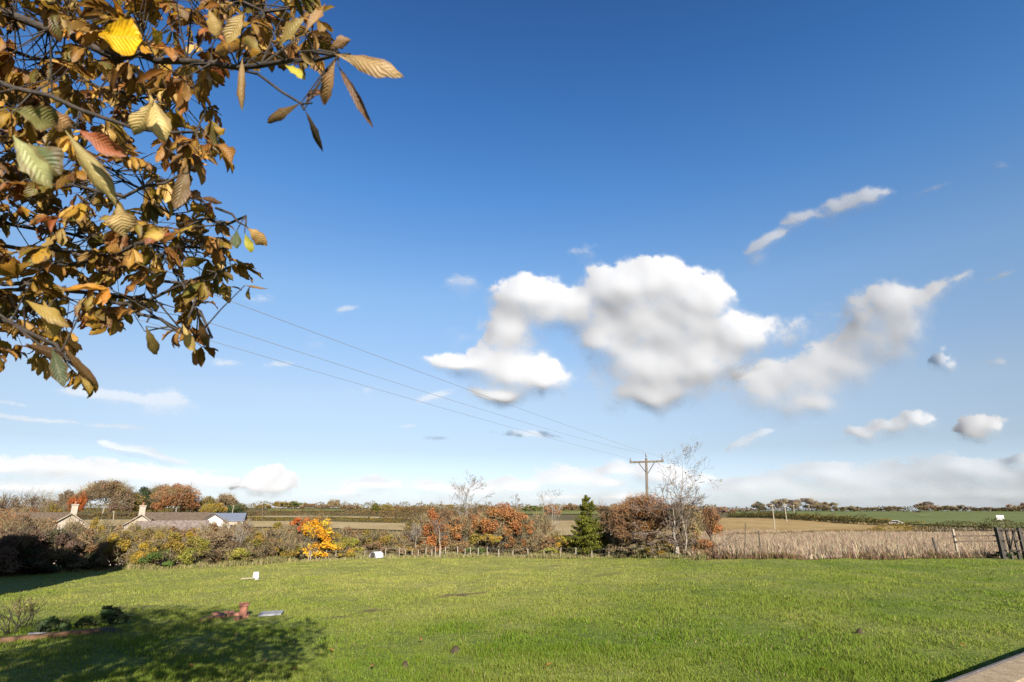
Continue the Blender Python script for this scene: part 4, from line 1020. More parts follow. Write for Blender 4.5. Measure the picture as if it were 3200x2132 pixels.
hedge('low brown ditch growth dividing ochre field and dry meadow', [(690, 540), (730, 538), (780, 535.8), (830, 533.2), (880, 531.4)], [5, 4.5, 4, 3, 2.5], BROWN, 614, w=1.2, uneven=.2)

# houses
def house(label, px, r, rot, spec, name='cottage', wallm='stone_wall', roofm='roof_tile', group=None, yref=515):
    """spec: list of blocks (kind, cx, cy, half length, half width, eave, ridge, axis, wall material, roof material)"""
    pos = on_bearing(px, r, yref)
    t = empty(name, pos, label, 'house' if name != 'barn' else 'barn', group)
    t.rotation_euler.z = math.atan2(-pos.x, pos.y) + rot
    zb = pos.z
    for (cx, cy, hl, hw, ez, rz, ax, wm, rm) in spec:
        ez -= zb; rz -= zb
        def tr(p):                          # local block coords: u along ridge, v across
            return [(cx + u, cy + v, z) if ax == 'x' else (cx + v, cy + u, z) for u, v, z in p]
        mb = MB()
        c = tr([(-hl, -hw, -.4), (hl, -hw, -.4), (hl, hw, -.4), (-hl, hw, -.4), (-hl, -hw, ez), (hl, -hw, ez), (hl, hw, ez), (-hl, hw, ez), (-hl, 0, rz - .12), (hl, 0, rz - .12)])
        mb.add(c, [(0, 1, 5, 4), (1, 2, 6, 5), (2, 3, 7, 6), (3, 0, 4, 7), (4, 8, 8, 7), (5, 6, 9, 9)])
        mb.Q = [q for q in mb.Q]
        V = np.array(c); Fq = [(0, 1, 5, 4), (1, 2, 6, 5), (2, 3, 7, 6), (3, 0, 4, 7)]; Ft = [(4, 7, 8), (5, 9, 6)]
        mesh_np('wall', V, [np.array(Fq), np.array(Ft)], M[wm], t)
        s = (rz - ez) / hw; ov = .25; th = .14
        rf = tr([(-hl - ov, -hw - ov, ez - ov * s), (hl + ov, -hw - ov, ez - ov * s), (hl + ov, 0, rz), (-hl - ov, 0, rz), (-hl - ov, hw + ov, ez - ov * s), (hl + ov, hw + ov, ez - ov * s)])
        rf2 = [(x, y, z + th) for x, y, z in rf]
        Q = [(0, 1, 2, 3), (3, 2, 5, 4), (9, 8, 7, 6), (10, 11, 8, 9), (0, 6, 7, 1), (4, 5, 11, 10), (0, 3, 9, 6), (3, 4, 10, 9), (2, 1, 7, 8), (5, 2, 8, 11)]
        mesh_np('roof', np.array(rf + rf2), np.array(Q), M[rm], t)
        for u in ([-hl * .5, hl * .5] if ax == 'x' else [0]):
            x0, y0 = (cx + u, cy - hw) if ax == 'x' else (cx, cy - hl)
            for zz in ([ez * .25, ez * .68] if ez > 4 else [ez * .4]):
                w = MB(); w.box(x0 - .45, x0 + .45, y0 - .03, y0 + .03, zz, zz + 1.0); w.build('window', M['glass'], t)
    return t, zb
def chimney(t, zb, x, y, w, z0, z1, mat='stone_wall', pot=True):
    m = MB(); m.box(x - w / 2, x + w / 2, y - w / 2, y + w / 2, z0 - zb, z1 - zb); m.box(x - w / 2 - .08, x + w / 2 + .08, y - w / 2 - .08, y + w / 2 + .08, z1 - zb, z1 - zb + .15)
    c = m.build('chimney', M[mat], t)
    if pot:
        p = MB(); p.lathe([(.13, 0), (.15, .1), (.11, .4), (.13, .45)], 10, (x, y, z1 - zb + .15)); p.build('chimney_pot', M['brick'], c)
def bargeboard(t, zb, cx, y, hw, ez, rz, mat='render_white'):
    for sgn in (-1, 1):
        m = MB(); m.beam((cx + sgn * (hw + .3), y, ez - zb - .25), (cx, y, rz - zb + .12), .12, .2, (0, 1, 0)); m.build('bargeboard', M['post'], t)

rr_ = 108; k_ = m_per_px(141, rr_, 515); zr = z_at(141.5, 515, rr_)
ex = lambda px, p0: (px - p0) * k_
t, zb = house('stone cottage with white-edged gable, tall chimney and white-gabled wing', 141.5, rr_, 0, [
    (0, 0, 3.5, 3.4, zr - 2.25, zr, 'y', 'stone_wall', 'roof_tile'),
    (ex(172, 141.5), 4.5, ex(203, 172), 3.6, zr - 2.1, zr + .25, 'x', 'stone_wall', 'roof_tile'),
    (ex(206.8, 141.5), 2.0, 3.0, 1.7, zr - 1.15, zr + .05, 'y', 'render_white', 'roof_tile')])
chimney(t, zb, 0, -2.6, .8, zr - .3, z_at(141.5, 506.5, rr_)); bargeboard(t, zb, 0, -3.8, 3.4, zr - 2.25, zr)
zr2 = z_at(71.5, 514, rr_)
t, zb = house('stone cottage with pointed chimney, half hidden by the dark thicket', 71.5, rr_, 0, [
    (0, 0, 3.5, 3.0, zr2 - 2.0, zr2, 'y', 'stone_wall', 'roof_tile'), (-3.6, 4.2, 3.2, 3.4, zr2 - 2.1, zr2 + .1, 'x', 'stone_wall', 'roof_tile')])
chimney(t, zb, .2, -2.4, .75, zr2 - .3, z_at(73, 505.5, rr_)); bargeboard(t, zb, 0, -3.8, 3.0, zr2 - 2.0, zr2)
zr3 = z_at(175, 521.5, 96)
house('low outbuilding with pale mottled tiled roof in front of the cottage', 175, 96, .12, [(0, 0, 4.2, 3.2, zr3 - 1.6, zr3, 'x', 'stone_wall', 'pale_tile')], name='outbuilding')
zr4 = z_at(224, 513.6, 150)
house('long barn with blue-grey slate roof beyond the white gable', 226, 150, -.1, [(0, 0, 4.0, 4, zr4 - 1.5, zr4, 'x', 'stone_wall', 'slate')], name='barn')

# poles and wires
def simple_pole(label, pxb, yb, pxt, yt, mat='post', group='pale poles on the slopes', r=None, rad=.13, fork=False):
    b = on_bearing(pxb, r, yb) if r else on_ground(pxb, yb)
    r_ = math.hypot(b.x, b.y); x, y, z = ray(pxt, yt); h = math.hypot(x, y)
    tp = np.array([r_ * x / h, r_ * y / h, CAMZ + r_ * z / h]) - np.array(b)
    t = empty('utility_pole', b, label, 'pole', group)
    rad = max(rad, r_ * .0006)
    m = MB(); m.tube([(0, 0, -.4), tuple(tp * .5 + np.array([.02, 0, 0])), tuple(tp)], [rad * 1.15, rad, rad * .8], 8); m.build('shaft', M[mat], t, smooth_=True)
    m = MB(); m.beam(tp + np.array([-.55, 0, -.35]), tp + np.array([.55, 0, -.35]), .12, .12); m.build('crossarm', M[mat], t)
    return t
simple_pole('pale leaning wooden pole by the round tan tree', 230.5, 520, 234, 505)
simple_pole('short pale pole among trunks of the wooded hill', 113.4, 520, 114, 511)
simple_pole('faint pale pole below the orange-topped tree', 175.8, 517.5, 176.2, 508)
simple_pole('thin grey pole past the barn below the skyline', 262, 519, 262.5, 504, 'grey_rail')
simple_pole('nearer of two pale leaning poles in the ochre field', 775, 530.5, 772, 504)
simple_pole('farther of two pale leaning poles in the ochre field', 787, 522.5, 784, 503)
simple_pole('thin far pole in the pasture left of the tree-height one', 794, 514, 793.6, 504.5)
simple_pole('thin far pole against the second domed tree', 809, 511.8, 808.8, 504)

rp = float(edge_r(tpx(646.5))) + 6.5
pb = on_bearing(648, rp); kp = m_per_px(646, rp, 500)
def bearing_pt(px, py, r):
    x, y, z = ray(px, py); h = math.hypot(x, y); return np.array([r * x / h, r * y / h, CAMZ + r * z / h])
top = bearing_pt(646.2, 458.0, rp)
pt_ = ray(222, 325); hh = math.hypot(pt_[0], pt_[1]); r_w = (top[2] - .35 - CAMZ) / (pt_[2] / hh)
mid = np.array([r_w * pt_[0] / hh, r_w * pt_[1] / hh, top[2] - .35])
span = 1.9
p2 = top + (mid - top) * span; p2[2] = top[2] + .1
along = (p2 - top); along[2] = 0; along /= np.linalg.norm(along); across = np.array([-along[1], along[0], 0])
def power_pole(label, base, top):
    t = empty('utility_pole', Vector(base), label, 'pole', 'wooden power poles of the overhead line')
    b = np.array(base); T = top - b
    m = MB(); m.tube([(0, 0, -.6), tuple(T * .5), tuple(T)], [.12, .105, .085], 10); m.build('shaft', M['pole_wood'], t, smooth_=True)
    arm = T - np.array([0, 0, .28])
    m = MB(); m.beam(arm - across * 1.28, arm + across * 1.28, .12, .14); m.build('crossarm', M['pole_wood'], t)
    for sgn in (-1, 1):
        m = MB(); m.beam(arm + across * sgn * .6 + np.array([0, 0, -.05]), T - np.array([0, 0, 1.2]), .04, .05); m.build('brace', M['metal'], t)
    pts = []
    for q in (arm - across * 1.2, T + np.array([0, 0, .02]), arm + across * 1.2):
        m = MB(); m.lathe([(.02, 0), (.02, .1), (.06, .1), (.075, .16), (.05, .2), (.07, .25), (.03, .32), (0.0, .33)], 10, tuple(q)); m.build('insulator', M['porcelain'], t, smooth_=True)
        pts.append(b + q + np.array([0, 0, .28]))
    return pts
A = power_pole('tall wooden power pole with crossarm rising behind the russet tree', pb, top)
B = power_pole('wooden power pole carrying the wires behind the chestnut tree', np.array([p2[0], p2[1], float(zg(p2[0], p2[1]))]), p2)
for q0, q1, lab, sg_ in zip(A, B, ('upper overhead wire of three crossing the sky', 'middle overhead wire of three crossing the sky', 'lower overhead wire of three crossing the sky'), (.38, .74, .38)):
    s = np.linspace(0, 1, 40)[:, None]
    P = q0 * (1 - s) + q1 * s; P[:, 2] -= 4 * sg_ * (s * (1 - s))[:, 0]
    m = MB(); m.tube(P, np.full(40, .0055), 5); tag(m.build('overhead_wire', M['wire']), lab, 'wire', 'overhead wires')

# ------------------------------------------------------------------ along the field edge: fences, gate, shelter
def edge_point(px, off=.15):
    th = tpx(px); r = float(edge_r(th)) + off
    return on_bearing(px, r)
posts_src = [967, 975, 992, 1004, 1022, 1053, 1097, 1140, 1206, 1249, 1269, 1290, 1308, 1330, 1350, 1361, 1374, 1393, 1430, 1454, 1470, 1494, 1523, 1560, 1602, 1650, 1700, 1750, 1798, 1848, 1900, 1945, 2005, 2060, 2120]
pp = [edge_point(x / 3.125, .1) for x in posts_src]
t = empty('wire_fence', pp[12], 'low wire fence on pale weathered posts along the far field edge', 'fence')
rg = np.random.default_rng(77)
tops = []
for p in pp:
    h = rg.uniform(.5, .74); w = rg.uniform(.045, .065); l = rg.normal(0, .04, 2)
    m = MB(); a = np.array(p - pp[12]); b = a + np.array([l[0], l[1], h]); m.beam(a - np.array([0, 0, .2]), b, w, w, (0, 1, 0)); m.build('post', M['post'], t); tops.append(b)
for f in (.42, .92):
    P = np.array([a * f + np.array(p - pp[12]) * (1 - f) for a, p in zip(tops, pp)])
    m = MB(); m.tube(P + np.array([0, -.06, 0]), np.full(len(P), .004), 4); m.build('wire', M['wire'], t)

def screen_post(mb, pxb, yb, pxt, yt, off, w, r=None):
    th = tpx(pxb); r = r or float(edge_r(th)) + off
    b = np.array(on_bearing(pxb, r, yb)); tpt = bearing_pt(pxt, yt, r)
    mb.beam(b - np.array([0, 0, .2]), tpt, w, w, (0, 1, 0)); return b, tpt
rf = float(edge_r(tpx(975))) + .35
org = Vector(bearing_pt(958, 552, rf)); org.z = float(zg(org.x, org.y))
t = empty('rail_fence', org, 'two-railed wooden fence between the pale post and the dark gate', 'fence')
t_o = -org
def part_beam(name, a, b, w, h, mat, par, up=(0, 1, 0)):
    m = MB(); m.beam(np.array(a) - np.array(org), np.array(b) - np.array(org), w, h, up); return m.build(name, M[mat], par)
def up_pt(px, r, z):                         # a point on bearing px at range r and height z above ground
    p = on_bearing(px, r); return np.array([p.x, p.y, p.z + z])
f0, f1 = up_pt(955.5, rf, 0), up_pt(999, rf + .2, 0)
H_ = z_at(952, 529, rf) - float(zg(f0[0], f0[1]))
part_beam('post', up_pt(956, rf, -.2), up_pt(956, rf, H_), .11, .11, 'post', t)
for y in (536, 541.5):
    za = z_at(956, y, rf)
    a = up_pt(956, rf - .08, 0); a[2] = za; b = up_pt(998, rf + .12, 0); b[2] = z_at(996, y - .4, rf + .12); part_beam('rail', a, b, .07, .17, 'grey_rail', t)
org2 = Vector(up_pt(1003, rf, 0)); t2 = empty('wooden_gate', org2, 'dark wooden gate of upright bars at the picture edge', 'gate'); org = org2
Hg = H_ * 1.02
for px, w, h in ((1001.5, .32, 1.06), (1009.5, .14, 1.0), (1016.5, .14, 1.0), (1023, .22, 1.05)):
    part_beam('gate_post' if w > .12 else 'upright', up_pt(px, rf, -.15), up_pt(px, rf, Hg * h), w, w * .8, 'old_wood', t2)
for f in (.97, .62, .3):
    part_beam('rail', up_pt(1002, rf - .07, Hg * f), up_pt(1023, rf - .07, Hg * f), .05, .15, 'old_wood', t2)
part_beam('brace', up_pt(1008, rf - .13, Hg * .2), up_pt(1017, rf - .13, Hg * .9), .05, .08, 'old_wood', t2)
org3 = Vector(up_pt(1032, rf, 0)); t3 = empty('rail_fence', org3, 'grey rail fence carrying on past the dark gate at the picture edge', 'fence'); org = org3
part_beam('post', up_pt(1048, rf, -.2), up_pt(1048, rf, Hg), .11, .11, 'post', t3)
for f in (.88, .5): part_beam('rail', up_pt(1024.5, rf, Hg * f), up_pt(1048, rf - .1, Hg * f), .05, .11, 'old_wood', t3)
for lab, a, b, w in (('leaning dark stake in the dry meadow before the rail fence', (938.5, 555), (932.5, 537.5), .09), ('short thin stake upright in the dry meadow', (759, 541), (758.6, 530.5), .05),
                     ('tall thin dead stem with a tuft standing in the dry meadow', (743.5, 553), (745.5, 523), .035)):
    m = MB(); p, q = screen_post(m, *a, *b, .4, w); o = m.build('stake', M['old_wood']); tag(o, lab, 'stake')
ps = up_pt(1006, rf + .6, 0)
shrub('nettle_clump', 'dark green nettle clump at the foot of the gate', 'plant', Vector(ps), 2.0, .55, DARKGREEN, 340, leaves=900, size=.1, twigs=0)

# white arched animal shelter
sp = edge_point(377, -.35); ks = m_per_px(377, math.hypot(sp.x, sp.y))
t = empty('animal_shelter', sp, 'small white arched livestock shelter in the grass by the fence', 'shelter')
t.rotation_euler.z = R(58)
Wd, Hh, Ln = .33, .47, .37
arc = [(Wd * math.cos(a), Hh * math.sin(a) ** .8) for a in np.linspace(0, math.pi, 17)]
n = len(arc); V = [(x, 0, z) for x, z in arc]
def arch(L0, L1, grow_):
    return np.array([(L0, x * grow_, z * grow_) for x, z in arc] + [(L1, x * grow_, z * grow_) for x, z in arc]), np.array([(i, i + 1, n + i + 1, n + i) for i in range(n - 1)])
V1, Q1 = arch(-Ln, Ln, 1.0); V2, Q2 = arch(-Ln, Ln, .97)
rim = [(i, i + 1, i + 1 + 2 * n, i + 2 * n) for i in range(n - 1)] + [(n + i, n + i + 1, 3 * n + i + 1, 3 * n + i) for i in range(n - 1)]
mesh_np('roof', np.concatenate([V1, V2]), np.concatenate([Q1, Q2[:, ::-1] + 2 * n, np.array(rim)]), M['white_sheet'], t)
for L in (-Ln + .04, Ln - .04):
    Ve = np.array([(L, x * .955, z * .955) for x, z in arc] + [(L, 0, 0)]); Fe = np.array([(i, i + 1, n) for i in range(n - 1)]); mesh_np('end_board', Ve, Fe, M['shaded_end'], t)
m = MB(); m.box(-Ln - .012, -Ln + .02, -.16, .16, .0, .40); m.build('doorway', M['old_wood'], t)
m = MB(); m.box(-Ln, Ln, -Wd - .05, -Wd + .0, 0, .06); m.box(-Ln, Ln, Wd, Wd + .05, 0, .06); m.build('runner', M['old_wood'], t)

# car roof showing behind the hedge
cr_ = ground_r(900, 526.4) + 14
cp = on_bearing(896, cr_, 525); t = empty('parked_car', cp, 'silver car whose roof shows just behind the hedge', 'car')
t.rotation_euler.z = math.atan2(-cp.x, cp.y)
hz = z_at(896, 520.2, cr_) - cp.z
prof = [(-2.1, .35), (-2.1, .75), (-1.25, .85), (-.75, 1.38), (.55, 1.42), (1.35, .95), (2.05, .82), (2.1, .35)]
sc_ = hz / 1.45
m = MB(); m.prism([(x, z) for x, z in prof], -.85, .85); b_ = m.build('body', M['car_paint'], t)
m = MB(); m.prism([(-1.08, .9), (-.7, 1.3), (.5, 1.34), (1.15, .95)], -.865, .865); m.build('window', M['glass'], t)
for x in (-1.35, 1.3):
    for y in (-.8, .8):
        m = MB(); m.lathe([(0.05, -.09), (.3, -.1), (.32, 0), (.3, .1), (.05, .09)], 14); w_ = m.build('wheel', M['rubber'], t, loc=(x, y, .32)); w_.rotation_euler.x = R(90)
t.location.z += hz - 1.45

# white board by the hedge
br_ = ground_r(1003, 532) + 2.5
bp = on_bearing(1002, br_, 525); t = empty('sign_board', bp, 'small blank white board standing above the hedge near the gate', 'sign')
zt, zb_ = z_at(1002, 515.2, br_) - bp.z, z_at(1002, 519.8, br_) - bp.z
t.rotation_euler.z = math.atan2(-bp.x, bp.y) + .1
m = MB(); hw_ = 2.9 * m_per_px(1002, br_, 517); m.box(-hw_, hw_, -.02, .02, zb_, zt); m.build('board', M['white_plastic'], t)
for x in (-.22, .22):
    m = MB(); m.box(x - .035, x + .035, .022, .09, -.3, zt - .05); m.build('post', M['post'], t)

# white bucket and stick in the field
q = on_ground(255.5, 579.5); t = empty('bucket', q, 'upturned white bucket standing alone in the grass', 'bucket')
m = MB(); m.lathe([(.15, 0), (.16, .03), (.145, .03), (.115, .30), (.10, .315), (0.001, .315)], 20); m.build('body', M['white_plastic'], t, smooth_=False)
m = MB(); a_ = np.linspace(0, math.pi, 12); m.tube(np.stack([.155 * np.cos(a_), -.02 - .13 * np.sin(a_), .05 + 0 * a_], -1), np.full(12, .006), 5); m.build('handle', M['metal'], t)
q = on_ground(247, 580.5); m = MB(); m.beam((-.28, 0, .07), (.28, .1, .1), .06, .05); tag(m.build('wooden_stick', M['post'], loc=q), 'pale stick lying in the grass beside the white bucket', 'stick')

# old fire place in the tree's shade: bricks, pot, slab, edging, weeds
rg = np.random.default_rng(88)
q0 = on_ground(230, 618)
labs = ['brick lying flat by the terracotta pot', 'red brick tilted against the pot', 'brick half sunk beside the pot', 'pale pink brick nearest the slab', 'dark red brick behind the pot', 'brick end-on in front of the pot', 'mossy brick outermost in the shade', 'broken brick in the middle of the heap']
for i, (px, py) in enumerate(((222, 617), (233, 616), (213, 619), (246, 617), (229, 613.5), (238, 619.5), (205, 621), (218, 615))):
    q = on_ground(px, py); m = MB(); m.box(-.15, .15, -.07, .07, -.05, .065); o = m.build('brick', M['brick'], loc=q); o.rotation_euler = (rg.normal(0, .1), rg.normal(0, .12), rg.uniform(0, 3)); tag(o, labs[i], 'brick', 'old bricks of the fire place')
    bv = o.modifiers.new('worn', 'BEVEL'); bv.width = .012; bv.segments = 2
q = on_ground(242.5, 618); m = MB(); m.lathe([(.10, 0), (.10, .02), (.105, .30), (.13, .30), (.135, .37), (.105, .375), (.09, .3), (.085, .05), (0.001, .05)], 20)
o = m.build('chimney_pot', M['terracotta'], loc=q, smooth_=False); tag(o, 'small terracotta pot standing upright among old bricks', 'pot')
q = on_ground(271, 615.5); m = MB(); m.box(-.3, .3, -.22, .22, .02, .075); o = m.build('stone_slab', M['slab'], loc=q); o.rotation_euler = (.05, -.03, .2); tag(o, 'pale grey slab lying at the shadow edge beside the bricks', 'slab', None, 'thing')
bv = o.modifiers.new('worn', 'BEVEL'); bv.width = .015; bv.segments = 2
a, b = on_ground(-30, 647), on_ground(100, 634); d = b - a
m = MB(); m.beam((0, 0, .02), tuple(d + Vector((0, 0, .02))), .14, .2); o = m.build('timber_sleeper', M['rust_wood'], loc=a); tag(o, 'rusty brown timber edging lying along the shaded grass', 'timber')
q = on_ground(38, 636); m = MB(); m.box(-.2, .2, -.05, .05, -.02, .07); o = m.build('plank', M['slab'], loc=q); o.rotation_euler.z = .1; tag(o, 'short bluish grey plank by the timber edging', 'plank')
q = on_ground(100, 632.5); m = MB()
rr = [(.5, -.03), (.4, .03), (.26, .065), (.12, .085), (0.001, .09)]; m.lathe(rr, 24); o = m.build('soil_heap', M['soil'], loc=q, smooth_=True); tag(o, 'low heap of bare brown soil at the end of the timber edging', 'soil heap')
for i, (px, py, w, h, lab) in enumerate(((112, 625, 1.0, .5, 'dark leafy dock clump, largest weed by the shade edge'), (54, 633, .8, .4, 'dark leafy weed between the timber edging and the sunlit grass'), (86, 628, .5, .28, 'small dark weed beside the largest clump'))):
    shrub('weed_clump', lab, 'weed', on_ground(px, py), w, h, DARKGREEN, 350 + i, leaves=260, size=.17, twigs=20, twigr=.006, k=9, group='weeds of the old fire place')
for i, (px, py, h, lab) in enumerate(((24, 628, .75, 'pale seeding weed with a feathery top in the sunlit grass'), (12, 634, .85, 'straw-coloured dead weed stem at the picture edge'))):
    shrub('tall_weed', lab, 'weed', on_ground(px, py), .26, h, TAN, 360 + i, leaves=45, size=.05, twigs=45, twigr=.004, k=6, z0=h * .35, group='tall dead weeds')
for px, py, rr_m, lab in ((455.5, 652, .095, 'small brown molehill in the sunny grass'), (405, 668, .06, 'tiny brown molehill near the tree shadow'), (860, 634, .07, 'small bare earth scrape in the greener grass')):
    q = on_ground(px, py); m = MB(); m.lathe([(rr_m * 1.2, -.02), (rr_m, .03), (rr_m * .6, .085), (rr_m * .25, .11), (0.001, .115)], 18); o = m.build('molehill', M['soil'], loc=q, smooth_=True); tag(o, lab, 'molehill')

# low garden wall with stone coping, close to the camera
def wall_pt(px, py, z):
    x, y, zz = ray(px, py); tt = (z - CAMZ) / zz; return np.array([float(x * tt), float(y * tt), z])
zc = .45
wa, wb = wall_pt(950, 682, zc), wall_pt(1024, 654, zc)
d = (wb - wa) / np.linalg.norm(wb - wa); nn = np.array([d[1], -d[0], 0])      # towards the camera side
wc = (wa + wb) / 2
t = empty('garden_wall', Vector((wc[0], wc[1], 0)), 'low stone garden wall with tan coping, nearest thing to the viewer', 'wall'); t['kind'] = 'thing'
L0, L1 = -3.2, 5.0
o3 = np.array([wc[0], wc[1], 0])
for i in range(6):
    a = L0 + (L1 - L0) * i / 6 + .003; b = L0 + (L1 - L0) * (i + 1) / 6 - .003
    pr = [(-.03, .36), (-.012, .42), (.02, .447), (.46, .45), (.5, .43), (.52, .36)]
    Vc = np.array([wc * np.array([1, 1, 0]) - o3 + d * s * np.array([1, 1, 0]) + nn * v + np.array([0, 0, z]) for s in (a, b) for v, z in pr])
    k = len(pr); Q = [(j, j + 1, k + j + 1, k + j) for j in range(k - 1)] + [(k - 1, 0, k, 2 * k - 1), (0, 1, 2, 3), (0, 3, 4, 5), (k, k + 3, k + 2, k + 1), (k, k + 5, k + 4, k + 3)]
    o = mesh_np('coping_stone', Vc, np.array(Q), M['coping'], t)
    Ve = np.array([wc * np.array([1, 1, 0]) - o3 + d * s * np.array([1, 1, 0]) + nn * v + np.array([0, 0, z]) for s in (a, b) for v, z in ((-.075, .35), (-.075, .415), (-.05, .448), (-.012, .449), (-.012, .35))])
    mesh_np('edge_strip', Ve, np.array([(j, (j + 1) % 5, 5 + (j + 1) % 5, 5 + j) for j in range(5)]), M['coping_edge'], o)
m = MB()
c8 = [wc * np.array([1, 1, 0]) - o3 + d * s * np.array([1, 1, 0]) + nn * v + np.array([0, 0, z]) for z in (-.3, .35) for s, v in ((L0, 0), (L1, 0), (L1, .47), (L0, .47))]
m.add(c8, [(0, 1, 2, 3), (7, 6, 5, 4), (0, 4, 5, 1), (1, 5, 6, 2), (2, 6, 7, 3), (3, 7, 4, 0)]); m.build('masonry', M['stone_wall'], t)

# the farmhouse whose shadow lies on the thicket (it stands just outside the photograph, beside the camera)
hp = Vector((-23.0, 12.2, 0)); hp.z = float(zg(hp.x, hp.y))
t = empty('farmhouse', hp, 'stone farmhouse beside the field, shading the dark thicket', 'house')
t.rotation_euler.z = R(12)
hx, hy, ze, zr = 6.6, 3.6, 6.2, 9.7
V = np.array([(-hx, -hy, -.5), (hx, -hy, -.5), (hx, hy, -.5), (-hx, hy, -.5), (-hx, -hy, ze), (hx, -hy, ze), (hx, hy, ze), (-hx, hy, ze), (-hx, 0, zr), (hx, 0, zr)])
mesh_np('wall', V, [np.array([(0, 1, 5, 4), (1, 2, 6, 5), (2, 3, 7, 6), (3, 0, 4, 7)]), np.array([(4, 7, 8), (5, 9, 6)])], M['stone_wall'], t)
s = (zr - ze) / hy; ov = .3
rf_ = [(-hx - ov, -hy - ov, ze - ov * s), (hx + ov, -hy - ov, ze - ov * s), (hx + ov, 0, zr + .02), (-hx - ov, 0, zr + .02), (-hx - ov, hy + ov, ze - ov * s), (hx + ov, hy + ov, ze - ov * s)]
rfu = [(x, y, z + .16) for x, y, z in rf_]
ro = mesh_np('roof', np.array(rf_ + rfu), np.array([(0, 1, 2, 3), (3, 2, 5, 4), (9, 8, 7, 6), (10, 11, 8, 9), (0, 6, 7, 1), (4, 5, 11, 10), (0, 3, 9, 6), (3, 4, 10, 9), (2, 1, 7, 8), (5, 2, 8, 11)]), M['roof_tile'], t)
for x in (-5.6, 5.6):
    m = MB(); m.box(x - .5, x + .5, -.4, .4, zr - .6, zr + 1.2); c_ = m.build('chimney', M['stone_wall'], ro)
for sy in (-1, 1):
    for x in (-4.6, -1.6, 1.6, 4.6):
        for z in (1.0, 3.6):
            m = MB(); m.box(x - .5, x + .5, sy * hy - .05, sy * hy + .05, z, z + 1.2); w_ = m.build('window_frame' if False else 'window', M['render_white'], t)
            m = MB(); m.box(x - .43, x + .43, sy * hy - .06, sy * hy + .06, z + .07, z + 1.13); m.build('pane', M['glass'], w_)
m = MB(); m.box(-.5, .5, hy - .05, hy + .06, 0, 2.1); m.build('door', M['door'], t)
# ------------------------------------------------------------------ the horse chestnut whose boughs hang into the picture
def leaflet_material():
    m, nt, out = newmat('chestnut_leaf')
    at = N(nt, 'ShaderNodeAttribute', attribute_name='tint')
    uv = N(nt, 'ShaderNodeUVMap'); sp = N(nt, 'ShaderNodeSeparateXYZ'); nt.links.new(uv.outputs[0], sp.inputs[0])
    ab = N(nt, 'ShaderNodeMath', operation='ABSOLUTE'); nt.links.new(sp.outputs[0], ab.inputs[0])
    def mth(op, a, b=None, c=None):
        n_ = N(nt, 'ShaderNodeMath', operation=op)
        for k_, v in enumerate((a, b, c)):
            if v is None: continue
            if hasattr(v, 'is_linked'): nt.links.new(v, n_.inputs[k_])
            else: n_.inputs[k_].default_value = v
        return n_.outputs[0]
    # herring-bone side veins and midrib
    f2_ = noise(nt, 14, 3)
    ph = mth('ADD', mth('MULTIPLY_ADD', ab.outputs[0], -.22, sp.outputs[1]), mth('MULTIPLY', noise(nt, 18, 3), .10))
    st = mth('SINE', mth('MULTIPLY', ph, 2 * math.pi * 11))
    vein = mth('MULTIPLY', mth('POWER', mth('MULTIPLY_ADD', st, .5, .5), 6.0), mth('MULTIPLY_ADD', f2_, 1.6, -.3))
    rib = N(nt, 'ShaderNodeMapRange'); nt.links.new(ab.outputs[0], rib.inputs[0]); rib.inputs[1].default_value = .03; rib.inputs[2].default_value = .10; rib.inputs[3].default_value = 1; rib.inputs[4].default_value = 0
    vv = mth('MAXIMUM', mth('MULTIPLY', vein, .45), rib.outputs[0])
    f1 = noise(nt, 26, 5, rough=.65); f2 = noise(nt, 9, 4)
    # crisp brown margins creeping inwards, blotched
    edge = mth('MULTIPLY_ADD', mth('MAXIMUM', ab.outputs[0], mth('MULTIPLY_ADD', sp.outputs[1], 1.6, -.75)), .55, mth('MULTIPLY', f2, 1.0))
    em = N(nt, 'ShaderNodeMapRange'); nt.links.new(edge, em.inputs[0]); em.inputs[1].default_value = .86; em.inputs[2].default_value = .98
    brown = mixc(nt, f1, (.055, .022, .007), (.15, .07, .024))
    base = mixc(nt, mth('MULTIPLY', f1, .45), at.outputs[0], mixc(nt, 1.0, at.outputs[0], (.55, .42, .35), 'MULTIPLY'))
    base = mixc(nt, mth('MULTIPLY', vv, .45), base, mixc(nt, .5, at.outputs[0], (.32, .24, .10)))
    c = mixc(nt, mth('MULTIPLY', em.outputs[0], at.outputs['Alpha']), base, brown)
    p = N(nt, 'ShaderNodeBsdfPrincipled'); p.inputs['Roughness'].default_value = .48; p.inputs['Specular IOR Level'].default_value = .35
    t = N(nt, 'ShaderNodeBsdfTranslucent'); mx = N(nt, 'ShaderNodeMixShader'); mx.inputs[0].default_value = .42
    b = N(nt, 'ShaderNodeBump'); b.inputs['Strength'].default_value = .5; b.inputs['Distance'].default_value = .004
    nt.links.new(mth('ADD', mth('MULTIPLY', st, .3), mth('MULTIPLY', f1, 1.6)), b.inputs['Height'])
    nt.links.new(b.outputs[0], p.inputs['Normal'])
    nt.links.new(c, p.inputs['Base Color']); nt.links.new(c, t.inputs[0])
    nt.links.new(p.outputs[0], mx.inputs[1]); nt.links.new(t.outputs[0], mx.inputs[2]); nt.links.new(mx.outputs[0], out.inputs[0])
    return m
M['chestnut'] = leaflet_material()

